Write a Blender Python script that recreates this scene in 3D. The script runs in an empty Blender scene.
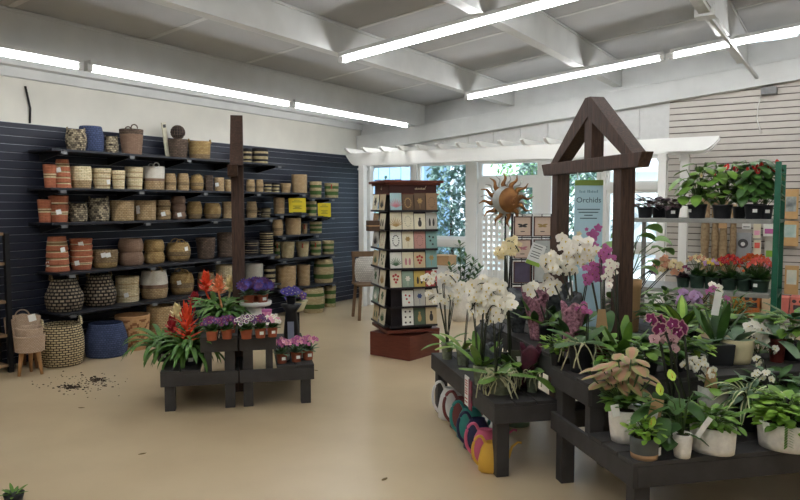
import bpy, math, random
from mathutils import Vector, Matrix
random.seed(7)
S = bpy.context.scene
COL = S.collection
PI = math.pi
# ------------------------------------------------------------------ camera, world, exposure
CAM = Vector((6.47, -9.03, 1.5)); FPX = 690.0
PITCH = math.atan(46 / FPX); YAW = math.radians(32.5)
cd = bpy.data.cameras.new('camera'); cam = bpy.data.objects.new('camera', cd); COL.objects.link(cam)
cd.sensor_width = 36; cd.lens = 36 * FPX / 800; cd.clip_start = .05; cd.clip_end = 200
cam.location = CAM; cam.rotation_euler = (PI / 2 - PITCH, 0, YAW)
S.camera = cam
S.view_settings.view_transform = 'Standard'; S.view_settings.look = 'None'
S.view_settings.gamma = 1; S.view_settings.use_curve_mapping = False
S.view_settings.exposure = 1.27
TUBE_POWER = 16.0
SKY_POWER = 1.25
w = bpy.data.worlds.new('world'); S.world = w; w.use_nodes = True
bg = w.node_tree.nodes['Background']; bg.inputs[0].default_value = (.72, .86, 1, 1); bg.inputs[1].default_value = SKY_POWER
sd = bpy.data.lights.new('sun', 'SUN'); sd.energy = 3.0; sd.angle = .02; sd.color = (1, .96, .88)
sun = bpy.data.objects.new('sun', sd); COL.objects.link(sun); sun.location = (3, 4, 8)
sun.rotation_euler = (math.radians(42), 0, math.radians(-35))

# ------------------------------------------------------------------ pixel rays to points on real planes
def ray(px, py):
    x = (px - 400) / FPX; u = (250 - py) / FPX
    Y = math.cos(PITCH) + u * math.sin(PITCH); Z = -math.sin(PITCH) + u * math.cos(PITCH)
    c, s = math.cos(YAW), math.sin(YAW)
    return Vector((x * c - Y * s, x * s + Y * c, Z))
def onz(px, py, z):
    d = ray(px, py); return CAM + d * ((z - CAM.z) / d.z)
def onx(px, py, x):
    d = ray(px, py); return CAM + d * ((x - CAM.x) / d.x)
def ony(px, py, y):
    d = ray(px, py); return CAM + d * ((y - CAM.y) / d.y)
def depth(p):
    return (p.x - CAM.x) * -math.sin(YAW) + (p.y - CAM.y) * math.cos(YAW)
def atd(px, py, D):
    d = ray(px, py); f = d.x * -math.sin(YAW) + d.y * math.cos(YAW); return CAM + d * (D / f)
FWD = Vector((-math.sin(YAW), math.cos(YAW), 0)); RGT = Vector((math.cos(YAW), math.sin(YAW), 0))

# ------------------------------------------------------------------ materials
MATS = {}
def srgb(c):
    return tuple((v / 12.92 if v <= .04045 else ((v + .055) / 1.055) ** 2.4) for v in [x / 255 for x in c])
def mat(name, rgb, rough=.6, var=.12, scale=18, bump=0, metal=0, spec=.4, trans=0, alt=None, aniso=None):
    if name in MATS: return MATS[name]
    m = bpy.data.materials.new(name); m.use_nodes = True; nt = m.node_tree; b = nt.nodes['Principled BSDF']
    c = srgb(rgb)
    b.inputs['Roughness'].default_value = rough; b.inputs['Metallic'].default_value = metal
    b.inputs['Specular IOR Level'].default_value = spec
    if trans: b.inputs['Transmission Weight'].default_value = trans
    tc = nt.nodes.new('ShaderNodeTexCoord'); mp = nt.nodes.new('ShaderNodeMapping'); nt.links.new(tc.outputs['Object'], mp.inputs[0])
    if aniso: mp.inputs['Scale'].default_value = aniso
    n = nt.nodes.new('ShaderNodeTexNoise'); n.inputs['Scale'].default_value = scale; n.inputs['Detail'].default_value = 4
    nt.links.new(mp.outputs[0], n.inputs['Vector'])
    r = nt.nodes.new('ShaderNodeValToRGB'); r.color_ramp.elements[0].position = .3; r.color_ramp.elements[1].position = .7
    c2 = srgb(alt) if alt else tuple(min(1, v * (1 + var)) for v in c)
    c1 = c if alt else tuple(v * (1 - var) for v in c)
    r.color_ramp.elements[0].color = (*c1, 1); r.color_ramp.elements[1].color = (*c2, 1)
    nt.links.new(n.outputs[0], r.inputs[0]); nt.links.new(r.outputs[0], b.inputs['Base Color'])
    if bump:
        bp = nt.nodes.new('ShaderNodeBump'); bp.inputs['Strength'].default_value = bump; bp.inputs['Distance'].default_value = .01
        nt.links.new(n.outputs[0], bp.inputs['Height']); nt.links.new(bp.outputs[0], b.inputs['Normal'])
    MATS[name] = m; return m
def weave(name, c1, c2, gap=(40, 30, 22), su=.022, sv=.011, bump=.8, offset=.5, mort=.12, rough=.8):
    """basket weave: brick pattern over UVs laid out in metres"""
    if name in MATS: return MATS[name]
    m = bpy.data.materials.new(name); m.use_nodes = True; nt = m.node_tree; b = nt.nodes['Principled BSDF']
    b.inputs['Roughness'].default_value = rough; b.inputs['Specular IOR Level'].default_value = .25
    uv = nt.nodes.new('ShaderNodeUVMap'); br = nt.nodes.new('ShaderNodeTexBrick')
    nt.links.new(uv.outputs[0], br.inputs['Vector'])
    br.inputs['Scale'].default_value = 1; br.inputs['Brick Width'].default_value = su; br.inputs['Row Height'].default_value = sv
    br.inputs['Mortar Size'].default_value = sv * mort; br.inputs['Mortar Smooth'].default_value = .6; br.offset = offset
    br.inputs['Color1'].default_value = (*srgb(c1), 1); br.inputs['Color2'].default_value = (*srgb(c2), 1)
    br.inputs['Mortar'].default_value = (*srgb(gap), 1); br.inputs['Bias'].default_value = 0
    n = nt.nodes.new('ShaderNodeTexNoise'); n.inputs['Scale'].default_value = 60
    mx = nt.nodes.new('ShaderNodeMix'); mx.data_type = 'RGBA'; mx.blend_type = 'OVERLAY'; mx.inputs[0].default_value = .12
    nt.links.new(br.outputs['Color'], mx.inputs[6]); nt.links.new(n.outputs[0], mx.inputs[7])
    nt.links.new(mx.outputs[2], b.inputs['Base Color'])
    bp = nt.nodes.new('ShaderNodeBump'); bp.inputs['Strength'].default_value = bump; bp.inputs['Distance'].default_value = .004; bp.invert = True
    nt.links.new(br.outputs['Fac'], bp.inputs['Height']); nt.links.new(bp.outputs[0], b.inputs['Normal'])
    MATS[name] = m; return m
def emit(name, rgb, s):
    if name in MATS: return MATS[name]
    m = bpy.data.materials.new(name); m.use_nodes = True; b = m.node_tree.nodes['Principled BSDF']
    b.inputs['Base Color'].default_value = (.9, .9, .9, 1)
    b.inputs['Emission Color'].default_value = (*rgb, 1); b.inputs['Emission Strength'].default_value = s
    MATS[name] = m; return m
def glass(name):
    if name in MATS: return MATS[name]
    m = bpy.data.materials.new(name); m.use_nodes = True; nt = m.node_tree
    nt.nodes.remove(nt.nodes['Principled BSDF']); o = nt.nodes['Material Output']
    t = nt.nodes.new('ShaderNodeBsdfTransparent'); t.inputs[0].default_value = (.93, .97, 1, 1)
    g = nt.nodes.new('ShaderNodeBsdfGlossy'); g.inputs['Roughness'].default_value = .03
    mx = nt.nodes.new('ShaderNodeMixShader'); mx.inputs[0].default_value = .06
    nt.links.new(t.outputs[0], mx.inputs[1]); nt.links.new(g.outputs[0], mx.inputs[2]); nt.links.new(mx.outputs[0], o.inputs[0])
    MATS[name] = m; return m

# ------------------------------------------------------------------ mesh builder
class MB:
    def __init__(s): s.v = []; s.f = []; s.m = []; s.uv = []
    def vert(s, p, uv=(0, 0)):
        s.v.append((p[0], p[1], p[2])); s.uv.append(uv); return len(s.v) - 1
    def face(s, idx, m=0): s.f.append(tuple(idx)); s.m.append(m)
    def box(s, c, d, m=0, rz=0, M=None):
        R = Matrix.Rotation(rz, 3, 'Z')
        ids = []
        for k in range(8):
            q = Vector(((k & 1) - .5, ((k >> 1) & 1) - .5, ((k >> 2) & 1) - .5))
            q = Vector((q.x * d[0], q.y * d[1], q.z * d[2]))
            q = (M @ q) if M else R @ q
            ids.append(s.vert(Vector(c) + q, (q.x + q.y, q.z)))
        for f in ((0, 2, 3, 1), (4, 5, 7, 6), (0, 1, 5, 4), (2, 6, 7, 3), (0, 4, 6, 2), (1, 3, 7, 5)):
            s.face([ids[i] for i in f], m)
        return s
    def b2(s, lo, hi, m=0):
        return s.box([(lo[i] + hi[i]) / 2 for i in range(3)], [hi[i] - lo[i] for i in range(3)], m)
    def beam(s, a, b, wd, ht, m=0, roll=0):
        """box from a to b, wd sideways and ht upwards"""
        a = Vector(a); b = Vector(b); d = b - a; L = d.length; d.normalize()
        up = Vector((0, 0, 1)) if abs(d.z) < .95 else Vector((0, 1, 0))
        x = d.cross(up).normalized(); z = x.cross(d).normalized()
        M = Matrix((x, d, z)).transposed()
        return s.box((a + b) / 2, (wd, L, ht), m, M=M)
    def lathe(s, prof, seg=20, sx=1, sy=1, m=0, band=None, c=(0, 0, 0), uvr=None, twist=0, cap=False):
        rows = []
        R = uvr if uvr else max(p[0] for p in prof)
        acc = 0
        for i, (r, z) in enumerate(prof):
            if i: acc += math.hypot(r - prof[i - 1][0], z - prof[i - 1][1])
            row = []
            for k in range(seg + 1):
                a = 2 * PI * k / seg + twist * i
                row.append(s.vert((c[0] + r * math.cos(a) * sx, c[1] + r * math.sin(a) * sy, c[2] + z), (2 * PI * R * k / seg, acc)))
            rows.append(row)
        for i in range(len(prof) - 1):
            mm = band(i) if band else m
            for k in range(seg):
                s.face((rows[i][k], rows[i][k + 1], rows[i + 1][k + 1], rows[i + 1][k]), mm)
        if cap:
            s.face(rows[-1][:-1], m)
        return s
    def tube(s, pts, r, seg=6, m=0, closed=False):
        pts = [Vector(p) for p in pts]; n = len(pts); rows = []
        for i, p in enumerate(pts):
            if closed: t = pts[(i + 1) % n] - pts[i - 1]
            else: t = pts[min(i + 1, n - 1)] - pts[max(i - 1, 0)]
            if t.length < 1e-9: t = Vector((0, 0, 1))
            t.normalize()
            up = Vector((0, 0, 1)) if abs(t.z) < .9 else Vector((1, 0, 0))
            x = t.cross(up).normalized(); y = x.cross(t)
            rr = r[i] if isinstance(r, (list, tuple)) else r
            rows.append([s.vert(p + (x * math.cos(2 * PI * k / seg) + y * math.sin(2 * PI * k / seg)) * rr, (k / seg * .1, i * .02)) for k in range(seg)])
        for i in range(n if closed else n - 1):
            a, b = rows[i], rows[(i + 1) % n]
            for k in range(seg): s.face((a[k], a[(k + 1) % seg], b[(k + 1) % seg], b[k]), m)
        if not closed:
            s.face(rows[0][::-1], m); s.face(rows[-1], m)
        return s
    def leaf(s, base, az, pitch, L, W, droop=1.0, shape='lance', fold=.12, seg=6, m=0, medge=None, roll=0, lift=0):
        base = Vector(base); p = base.copy(); th = pitch
        ncol = 4 if medge is not None else 2
        rows = []
        for i in range(seg + 1):
            t = i / seg
            if shape == 'lance': wd = math.sin(PI * min(1, t * .93 + .04)) ** .75
            elif shape == 'strap': wd = min(1, .55 + t * 1.2) * (1 - t ** 4) ** .6
            elif shape == 'heart': wd = (math.sin(PI * min(1, (t + .22) / 1.22)) ** .6) if t > 0 else .62
            elif shape == 'round': wd = math.sin(PI * min(1, t * .94 + .03)) ** .45
            else: wd = 1 - t
            wd = max(wd, .02) * W / 2
            side = Vector((-math.sin(az), math.cos(az), 0))
            fwd = Vector((math.cos(az) * math.cos(th), math.sin(az) * math.cos(th), math.sin(th)))
            nor = side.cross(fwd)
            side = (side * math.cos(roll) - nor * math.sin(roll))
            nor = side.cross(fwd)
            row = []
            for c in range(ncol + 1):
                u = -1 + 2 * c / ncol
                row.append(s.vert(p + side * wd * u - nor * (fold * wd * 2 * abs(u)) * -1, (u, t)))
            rows.append(row)
            p = p + fwd * (L / seg); th -= droop / seg
        for i in range(seg):
            for c in range(ncol):
                mm = m
                if medge is not None and c in (0, ncol - 1): mm = medge
                s.face((rows[i][c], rows[i + 1][c], rows[i + 1][c + 1], rows[i][c + 1]), mm)
        return s
    def petal(s, c, d, up, L, W, cup=.15, m=0, tip=1.0, seg=4):
        """flat petal from c along d, face normal up"""
        c = Vector(c); d = Vector(d).normalized(); up = Vector(up).normalized(); side = d.cross(up).normalized()
        rows = []
        for i in range(seg + 1):
            t = i / seg; wd = W / 2 * (math.sin(PI * min(1, (.12 + t * .88) ** tip)) ** .6 if t < 1 else .25)
            wd = max(wd, W * .08)
            p = c + d * L * t + up * (cup * L * t * t)
            rows.append([s.vert(p - side * wd + up * cup * wd * .3), s.vert(p), s.vert(p + side * wd + up * cup * wd * .3)])
        for i in range(seg):
            for k in range(2): s.face((rows[i][k], rows[i][k + 1], rows[i + 1][k + 1], rows[i + 1][k]), m)
        return s
    def blob(s, c, r, m=0, n=6, sx=1, sy=1, sz=1):
        prof = [(max(1e-4, r * math.sin(PI * i / n)), -r * math.cos(PI * i / n) * sz) for i in range(n + 1)]
        return s.lathe(prof, 8, sx, sy, m, c=c)
    def prism(s, poly, y0, y1, m=0, axis='y', f=None):
        """polygon in (a,z) extruded along an axis"""
        f = f or (lambda a, z, t: (a, t, z) if axis == 'y' else (t, a, z))
        A = [s.vert(f(a, z, y0), (a, z)) for a, z in poly]; B = [s.vert(f(a, z, y1), (a, z)) for a, z in poly]
        s.face(A[::-1], m); s.face(B, m); n = len(poly)
        for i in range(n): s.face((A[i], A[(i + 1) % n], B[(i + 1) % n], B[i]), m)
        return s
    def mesh(s, name, mats, smooth=True):
        me = bpy.data.meshes.new(name); me.from_pydata(s.v, [], s.f)
        if not isinstance(mats, (list, tuple)): mats = [mats]
        for m in mats: me.materials.append(m)
        me.polygons.foreach_set('material_index', s.m)
        me.polygons.foreach_set('use_smooth', [smooth] * len(s.f))
        ul = me.uv_layers.new(name='UVMap')
        li = [0] * len(me.loops); me.loops.foreach_get('vertex_index', li)
        fl = []
        for i in li: fl.extend(s.uv[i])
        ul.data.foreach_set('uv', fl)
        me.update(); return me
def place(name, me, parent=None, loc=(0, 0, 0), rot=(0, 0, 0), sc=1):
    o = bpy.data.objects.new(name, me); COL.objects.link(o)
    if parent: o.parent = parent
    o.location = loc; o.rotation_euler = rot
    o.scale = (sc, sc, sc) if isinstance(sc, (int, float)) else sc
    return o
def part(name, mb, mats, parent=None, smooth=False, label=None, loc=(0, 0, 0), rot=(0, 0, 0), bevel=0):
    o = place(name, mb.mesh(name, mats, smooth), parent, loc, rot)
    if label: o['label'] = label
    if bevel:
        bv = o.modifiers.new('bevel', 'BEVEL'); bv.width = bevel; bv.segments = 2; bv.limit_method = 'ANGLE'
    return o
def tag(o, label, cat, group=None, kind=None):
    o['label'] = label; o['category'] = cat
    if group: o['group'] = group
    if kind: o['kind'] = kind
    return o
def thing(name, label, cat, loc=(0, 0, 0), rz=0, group=None):
    o = bpy.data.objects.new(name, None); COL.objects.link(o); o.empty_display_size = .05
    o.location = loc; o.rotation_euler = (0, 0, rz); return tag(o, label, cat, group)
def struct(name, mb, mats, smooth=False, parent=None):
    o = part(name, mb, mats, parent, smooth)
    if not parent: o['kind'] = 'structure'
    return o
def copy_tree(o, parent=None):
    c = o.copy(); COL.objects.link(c)
    if parent: c.parent = parent
    for ch in o.children: copy_tree(ch, c)
    return c
def text_part(name, body, size, m, parent, loc, rot, extrude=.0008, label=None):
    cu = bpy.data.curves.new(name, 'FONT'); cu.body = body; cu.size = size; cu.align_x = 'CENTER'; cu.align_y = 'CENTER'; cu.extrude = extrude
    t = bpy.data.objects.new(name, cu); COL.objects.link(t)
    dg = bpy.context.evaluated_depsgraph_get(); me = bpy.data.meshes.new_from_object(t.evaluated_get(dg))
    bpy.data.objects.remove(t); me.materials.clear(); me.materials.append(m)
    o = place(name, me, parent, loc, rot)
    if label: o['label'] = label
    return o

# ------------------------------------------------------------------ shared materials
M_floor = mat('sealed_concrete', (208, 188, 154), .3, scale=1.1, alt=(190, 168, 134), spec=.5, bump=.02)
M_white = mat('white_paint', (226, 226, 222), .55, var=.04, scale=4)
M_beam = mat('beam_paint', (204, 205, 203), .6, var=.05, scale=5)
M_wallw = mat('cream_plaster', (216, 213, 203), .8, var=.05, scale=3)
M_ceil = mat('ceiling_sheet', (180, 181, 182), .8, var=.08, scale=1.6)
M_vinyl = mat('white_vinyl', (238, 238, 234), .35, var=.02, scale=5)
M_navy = mat('navy_slat', (34, 38, 52), .5, var=.1, scale=6)
M_groove = mat('aluminium_insert', (176, 178, 186), .35, var=.05, metal=.6)
M_grey = mat('greige_slat', (196, 190, 182), .6, var=.04, scale=5)
M_gap = mat('groove_shadow', (92, 84, 78), .9, var=.05)
M_shelf = mat('black_shelf', (34, 36, 44), .45, var=.1)
M_black = mat('black_metal', (26, 26, 28), .4, var=.1)
M_char = mat('charcoal_paint', (62, 60, 60), .6, scale=9, var=.22, bump=.15, aniso=(1, 1, 1))
M_brown = mat('dark_stained_timber', (52, 38, 32), .65, scale=14, alt=(86, 62, 50), bump=.25, aniso=(6, 6, .6))
M_tag = mat('paper_tag', (240, 240, 236), .7, var=.02)
M_kraft = mat('kraft_paper', (190, 154, 112), .8, var=.06)
M_soil = mat('potting_soil', (52, 38, 28), .95, scale=60, var=.4, bump=.5)
M_terra = mat('terracotta_plastic', (164, 88, 62), .55, var=.08)
M_bpot = mat('black_plastic', (32, 34, 38), .4, var=.08)
M_gpot = mat('dark_green_plastic', (44, 66, 54), .45, var=.08)
M_wpot = mat('white_ceramic', (240, 236, 228), .5, scale=45, var=.08, bump=.3)
M_stem = mat('green_stem', (72, 98, 48), .5)
M_dstem = mat('dark_stem', (54, 60, 40), .5)
M_root = mat('aerial_root', (186, 186, 150), .7, var=.12)
def leafm(n, a, b): return mat(n, a, .4, scale=9, alt=b, spec=.4)
G_mid = leafm('leaf_mid_green', (78, 120, 44), (122, 160, 64)); G_dark = leafm('leaf_dark_green', (44, 78, 36), (78, 118, 52))
G_lime = leafm('leaf_lime', (132, 170, 62), (174, 204, 96)); G_grey = leafm('leaf_grey_green', (92, 122, 96), (128, 154, 122))
G_brom = leafm('leaf_bromeliad', (56, 96, 40), (96, 138, 60)); G_purp = leafm('leaf_purple', (54, 36, 44), (104, 84, 92))
G_pink = leafm('leaf_pink_cream', (214, 166, 138), (196, 176, 126)); G_cream = leafm('leaf_cream', (220, 224, 176), (206, 214, 160))
G_bright = leafm('leaf_bright', (108, 156, 52), (150, 190, 74))
def pet(n, a, b=None): return mat(n, a, .55, scale=14, alt=b or a, spec=.3)
P_white = pet('petal_white', (255, 253, 246), (248, 242, 224)); P_yel = pet('petal_yellow', (226, 198, 84)); P_mag = pet('petal_magenta', (178, 84, 148), (204, 122, 176))
P_plum = pet('petal_plum', (108, 30, 80), (140, 50, 104)); P_pink = pet('petal_pink', (228, 150, 182), (240, 186, 204)); P_red = pet('petal_red', (192, 40, 44), (216, 62, 48))
P_blush = pet('petal_blush', (214, 176, 178), (196, 150, 156)); P_peach = pet('petal_peach', (226, 176, 148), (212, 150, 120)); P_coral = pet('petal_coral', (232, 92, 84), (240, 120, 104))
P_orange = pet('petal_orange', (228, 92, 48), (236, 120, 64)); P_crim = pet('petal_crimson', (150, 20, 44), (180, 34, 56)); P_viol = pet('petal_violet', (88, 54, 106), (124, 88, 140))
P_blue = pet('petal_blue', (74, 66, 146), (104, 94, 174)); P_lil = pet('petal_lilac', (190, 150, 200), (206, 170, 212)); P_cream = pet('petal_cream', (240, 222, 176), (246, 232, 190))
# ================================================================== THE ROOM
struct('floor', MB().b2((-.2, -14, -.1), (12, .15, 0)), M_floor)
def ceil(x): return 2.84 + .11 * x
mb = MB()
mb.prism([(-.2, ceil(-.2)), (12, ceil(12)), (12, ceil(12) + .08), (-.2, ceil(-.2) + .08)], -14, .3)
struct('ceiling', mb, M_ceil)
# left wall: plaster above navy slatwall
struct('wall_left', MB().b2((-.2, -14, 0), (-.02, .15, 2.84)), M_wallw)
mb = MB(); g = MB()
z = .0; k = 0
mb.b2((-.02, -14, 0), (-.012, -.02, 2.25), 0)
while z < 2.24:
    t = min(z + .0685, 2.25)
    mb.b2((-.012, -14, z + .0035), (0, -.02, t)); 
    g.b2((-.0119, -14, t), (-.0075, -.02, t + .0032))
    z += .0762
struct('wall_left_slats', mb, M_navy); struct('trim_1', g, M_groove)
struct('trim_2', MB().b2((-.02, -14, 2.665), (.05, 0, 2.75)).b2((-.02, -14, 2.75), (.16, 0, 2.83)), M_beam)
c = onx(28, 98, -.02)
mb = MB().tube([(-.005, c.y, 2.26), (-.005, c.y + .01, 2.4), (-.005, c.y - .03, 2.6)], .011, 6)
struct('trim_3', mb, M_black, True)
# window wall
Y0, Y1 = 0.0, .15
mb = MB()
mb.b2((-.2, Y0, 0), (.12, Y1, 2.84)); mb.b2((.12, Y0, 0), (4.66, Y1, .42))
mb.b2((4.66, Y0, 0), (12, Y1, 3.36)); mb.b2((6, Y0, 3.3), (12, Y1, 4.2)); mb.b2((-.2, Y0, 2.8), (.12, Y1, 2.9))
struct('wall_back', mb, M_white)
struct('wall_back_siding', MB().b2((.12, Y0, 2.11), (4.66, Y1, 3.35)), mat('siding_paint', (206, 206, 204), .6, var=.04))
mb = MB()
x = .25
while x < 4.6:
    mb.b2((x, -.018, 2.12), (x + .045, 0, 2.3 + .092 * x + .1)); x += .4
struct('trim_4', mb, mat('siding_paint', (206, 206, 204), .6, var=.04))
# truss beam along the window wall, rising with the roof
bb = lambda x: 2.315 + .0925 * x
mb = MB().prism([(0, bb(0)), (12, bb(12)), (12, bb(12) + .235), (0, bb(0) + .235)], -.15, 0)
mb.prism([(0, bb(0) + .235), (12, bb(12) + .235), (12, bb(12) + .25), (0, bb(0) + .25)], -.165, 0)
mb.prism([(0, bb(0) + .25), (12, bb(12) + .25), (12, bb(12) + .5), (0, bb(0) + .5)], -.03, 0)
struct('wall_back_beam', mb, M_beam)
# grey slatwall right
mb = MB(); g = MB(); z = 0
g.b2((4.66, -.022, 0), (12, 0, 2.9), 0)
def top(xx): return bb(xx)
while z < 2.86:
    z0, z1 = z + .005, z + .0762 - .0065
    xs = 4.66
    mb.b2((xs, -.036, z0), (12, -.02, z1))
    z += .0762
struct('wall_back_slats', mb, M_grey); struct('trim_5', g, M_gap)
# the rest of the room (beside and behind the camera)
struct('wall_right', MB().b2((12, -14, 0), (12.15, .15, 4.3)), M_wallw)
struct('wall_front', MB().b2((-.2, -14.15, 0), (12.15, -14, 4.3)), M_wallw)
# roof joists
for i, (xx, zb) in enumerate(((1.12, 2.655), (2.56, 2.855), (4.02, 2.985), (5.45, 3.13), (6.9, 3.29), (8.35, 3.45), (9.8, 3.61), (11.2, 3.76))):
    mb = MB().b2((xx - .055, -14, zb), (xx + .055, -.03, ceil(xx) + .02))
    mb.b2((xx - .07, -14, ceil(xx) - .022), (xx + .07, -.03, ceil(xx) - .006))
    struct('ceiling_joist', mb, M_beam)
mb = MB()
y = -13.5
while y < -.5:
    mb.prism([(.1, ceil(.1) - .004), (11.5, ceil(11.5) - .004), (11.5, ceil(11.5) + .01), (.1, ceil(.1) + .01)], y, y + .05); y += 1.22
struct('ceiling_seams', mb, M_beam)
# steel bracing between joist and beam
p1 = Vector((5.45, -2.6, 3.12)); p2 = Vector((5.62, -.12, 2.93))
struct('ceiling_brace', MB().beam((5.45, -4.5, 3.14), p1, .09, .05).beam(p1, p2, .03, .03).box(p1, (.16, .16, .09)), M_beam)

# windows
def win(n, x0, x1, z0, z1, y=.05, fw=.04):
    mb = MB()
    mb.b2((x0, y - .03, z0), (x0 + fw, y + .03, z1)).b2((x1 - fw, y - .03, z0), (x1, y + .03, z1))
    mb.b2((x0 + fw, y - .03, z0), (x1 - fw, y + .03, z0 + fw)).b2((x0 + fw, y - .03, z1 - fw), (x1 - fw, y + .03, z1))
    f = part('window_%d' % n, mb, M_vinyl); f['kind'] = 'structure'
    part('pane', MB().b2((x0 + fw, y - .003, z0 + fw), (x1 - fw, y + .003, z1 - fw)), glass('window_glass'), f)
    return f
win(1, .12, .93, .98, 2.11); win(2, 1.03, 1.88, .98, 2.11); win(3, .12, .93, .42, .9); win(4, 1.03, 1.88, .42, .9)
win(5, 2.06, 2.98, 1.86, 2.11); win(6, 3.17, 3.8, .98, 2.11); win(7, 3.9, 4.6, 1.75, 2.11); win(8, 3.9, 4.6, .98, 1.68); win(9, 3.17, 3.8, .42, .9); win(10, 3.9, 4.6, .42, .9)
mb = MB()
mb.b2((.93, -.02, .42), (1.03, .1, 2.11)).b2((1.88, -.06, .0), (2.06, .12, 2.11)).b2((2.98, -.06, 0), (3.17, .12, 2.11)).b2((3.8, -.02, .42), (3.9, .1, 2.11)).b2((4.6, -.02, .42), (4.66, .1, 2.11))
mb.b2((.12, -.04, .9), (1.88, .1, .98)).b2((3.17, -.04, .9), (4.6, .1, .98)).b2((3.9, -.02, 1.68), (4.6, .1, 1.75)).b2((2.06, -.03, 1.8), (2.98, .1, 1.86))
struct('trim_6', mb, M_vinyl)
# glazed door between the two posts, its lower half filled with lattice
mb = MB().b2((2.07, -.02, .43), (2.15, .03, 1.8)).b2((2.89, -.02, .43), (2.97, .03, 1.8)).b2((2.15, -.02, 1.73), (2.89, .03, 1.8)).b2((2.15, -.02, .43), (2.89, .03, .55))
d = part('door_1', mb, M_vinyl); d['kind'] = 'structure'
part('pane', MB().b2((2.15, .004, .55), (2.89, .01, 1.73)), glass('window_glass'), d)
part('door_handle', MB().tube([(2.86, -.03, 1.0), (2.86, -.07, 1.0), (2.78, -.07, 1.0)], .01, 6), M_groove, d, True)

# ================================================================== OUTSIDE THE WINDOWS
M_hedge = leafm('hedge_leaf', (74, 104, 84), (150, 176, 168)); M_hedge2 = leafm('hedge_leaf_bright', (84, 138, 60), (140, 190, 110))
M_bwall = mat('blue_grey_siding', (150, 182, 214), .7, var=.05)
ob = struct('yard_ground', MB().b2((-8, .16, -.15), (16, 14, -.05)), mat('pale_paving', (196, 196, 190), .8, var=.06, scale=3))
def bush(x, y, z, rx, ry, rz, n, m, label, seed, trunk=True):
    rnd = random.Random(seed); t = thing('garden_shrub', label, 'shrub', (x, y, -.05), 0, 'shrubs outside the windows')
    mb = MB()
    for i in range(n):
        a = rnd.uniform(0, 2 * PI); u = rnd.uniform(-1, 1); q = math.sqrt(1 - u * u); rr = rnd.uniform(.75, 1.0)
        p = (rx * rr * q * math.cos(a), ry * rr * q * math.sin(a), z + rz * rr * u)
        mb.leaf(p, rnd.uniform(0, 6.3), rnd.uniform(-1, 1), rnd.uniform(.09, .15), rnd.uniform(.05, .08), .6, 'lance', .1, 2)
    part('foliage', mb, m, t)
    part('trunk', MB().tube([(0, 0, 0), (.03, 0, z * .6), (0, 0, z)], [.05, .04, .02], 6), mat('bark', (92, 76, 62), .9), t, True)
    return t
bush(.42, 2.2, 1.45, .46, .5, 1.4, 3200, M_hedge, 'tall blue green leafy shrub outside the window beside the card spinner', 1)
bush(1.45, 3.3, 1.3, .55, .5, 1.1, 1300, M_hedge2, 'bright green shrub outside behind the sun ornament', 2)
bush(-.3, 1.2, 1.1, .3, .3, 1.0, 500, M_hedge, 'small shrub outside the leftmost window', 3)
bush(2.3, 1.5, 1.3, .22, .4, 1.4, 1200, M_hedge, 'narrow shrub outside seen between the door and the brown timber post', 4)
bush(1.0, 5.6, 2.6, 1.4, .7, 1.0, 1300, M_hedge2, 'light green tree crown outside above the glazed door', 5)
bush(2.55, 3.2, 1.2, .5, .6, 1.3, 1800, M_hedge, 'shrub outside behind the blue hanging sign', 6)
t = thing('garden_shed', 'blue grey shed seen through the window behind the card spinner', 'building', (-2.7, 4.6, -.05))
mb = MB()
for i in range(9): mb.b2((-1.2 + i * .3, -.6, 0), (-1.2 + i * .3 + .285, .6, 2.7))
part('wall', mb, M_bwall, t); part('roof', MB().prism([(-1.4, 2.7), (1.7, 2.7), (.15, 3.4)], -.8, .8), mat('slate', (90, 98, 108), .8), t)
part('window', MB().b2((.2, -.63, 1.3), (.9, -.6, 2.1)), mat('shed_glass', (60, 74, 96), .1), t)
# white garden trellis with crossed braces outside
t = thing('garden_trellis', 'white timber trellis with crossed braces outside the right window', 'trellis', (3.35, 1.5, -.05))
mb = MB().b2((0, 0, 0), (.09, .09, 2.5)).b2((1.2, 0, 0), (1.29, .09, 2.5)); part('post', mb, M_vinyl, t)
mb = MB().b2((.09, .02, 1.75), (1.2, .07, 1.84)).b2((.09, .02, .75), (1.2, .07, .84)); part('rail', mb, M_vinyl, t)
mb = MB().beam((.09, .045, .84), (1.2, .045, 1.75), .03, .07).beam((.09, .085, 1.75), (1.2, .085, .84), .03, .07); part('cross_brace', mb, M_vinyl, t)
# low wall light beyond
t = thing('greenhouse_frame', 'white greenhouse frame outside beyond the glazed door', 'greenhouse', (0, 7.6, -.05))
mb = MB()
for i in range(7): mb.b2((-2.5 + i * 1.2, 0, 0), (-2.4 + i * 1.2, .1, 2.3))
mb.b2((-2.6, -.02, 2.3), (5.2, .12, 2.42)); part('frame', mb, M_vinyl, t)
part('panel', MB().b2((-2.5, .14, 0), (5.0, .18, 2.3)), mat('milky_panel', (236, 240, 240), .5, var=.02), t)

# white lattice standing inside the door
t = thing('lattice_panel', 'white garden lattice panel leaning in front of the glazed door', 'lattice', (0, 0, 0))
lp0 = ony(479, 300, -.16); lp1 = ony(541, 300, -.16)
mb = MB(); x = lp0.x; k = 0
zt = 1.33
while x < lp1.x: mb.b2((x, -.168, .12), (x + .045, -.158, zt)); x += .082
z = .12
while z < zt: mb.b2((lp0.x, -.158, z), (lp1.x, -.148, z + .045)); z += .082
part('slats', mb, M_vinyl, t)
part('frame', MB().b2((lp0.x - .03, -.175, 0), (lp0.x, -.14, zt + .03)).b2((lp1.x, -.175, 0), (lp1.x + .03, -.14, zt + .03)).b2((lp0.x, -.175, zt), (lp1.x, -.14, zt + .03)), M_vinyl, t)

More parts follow.
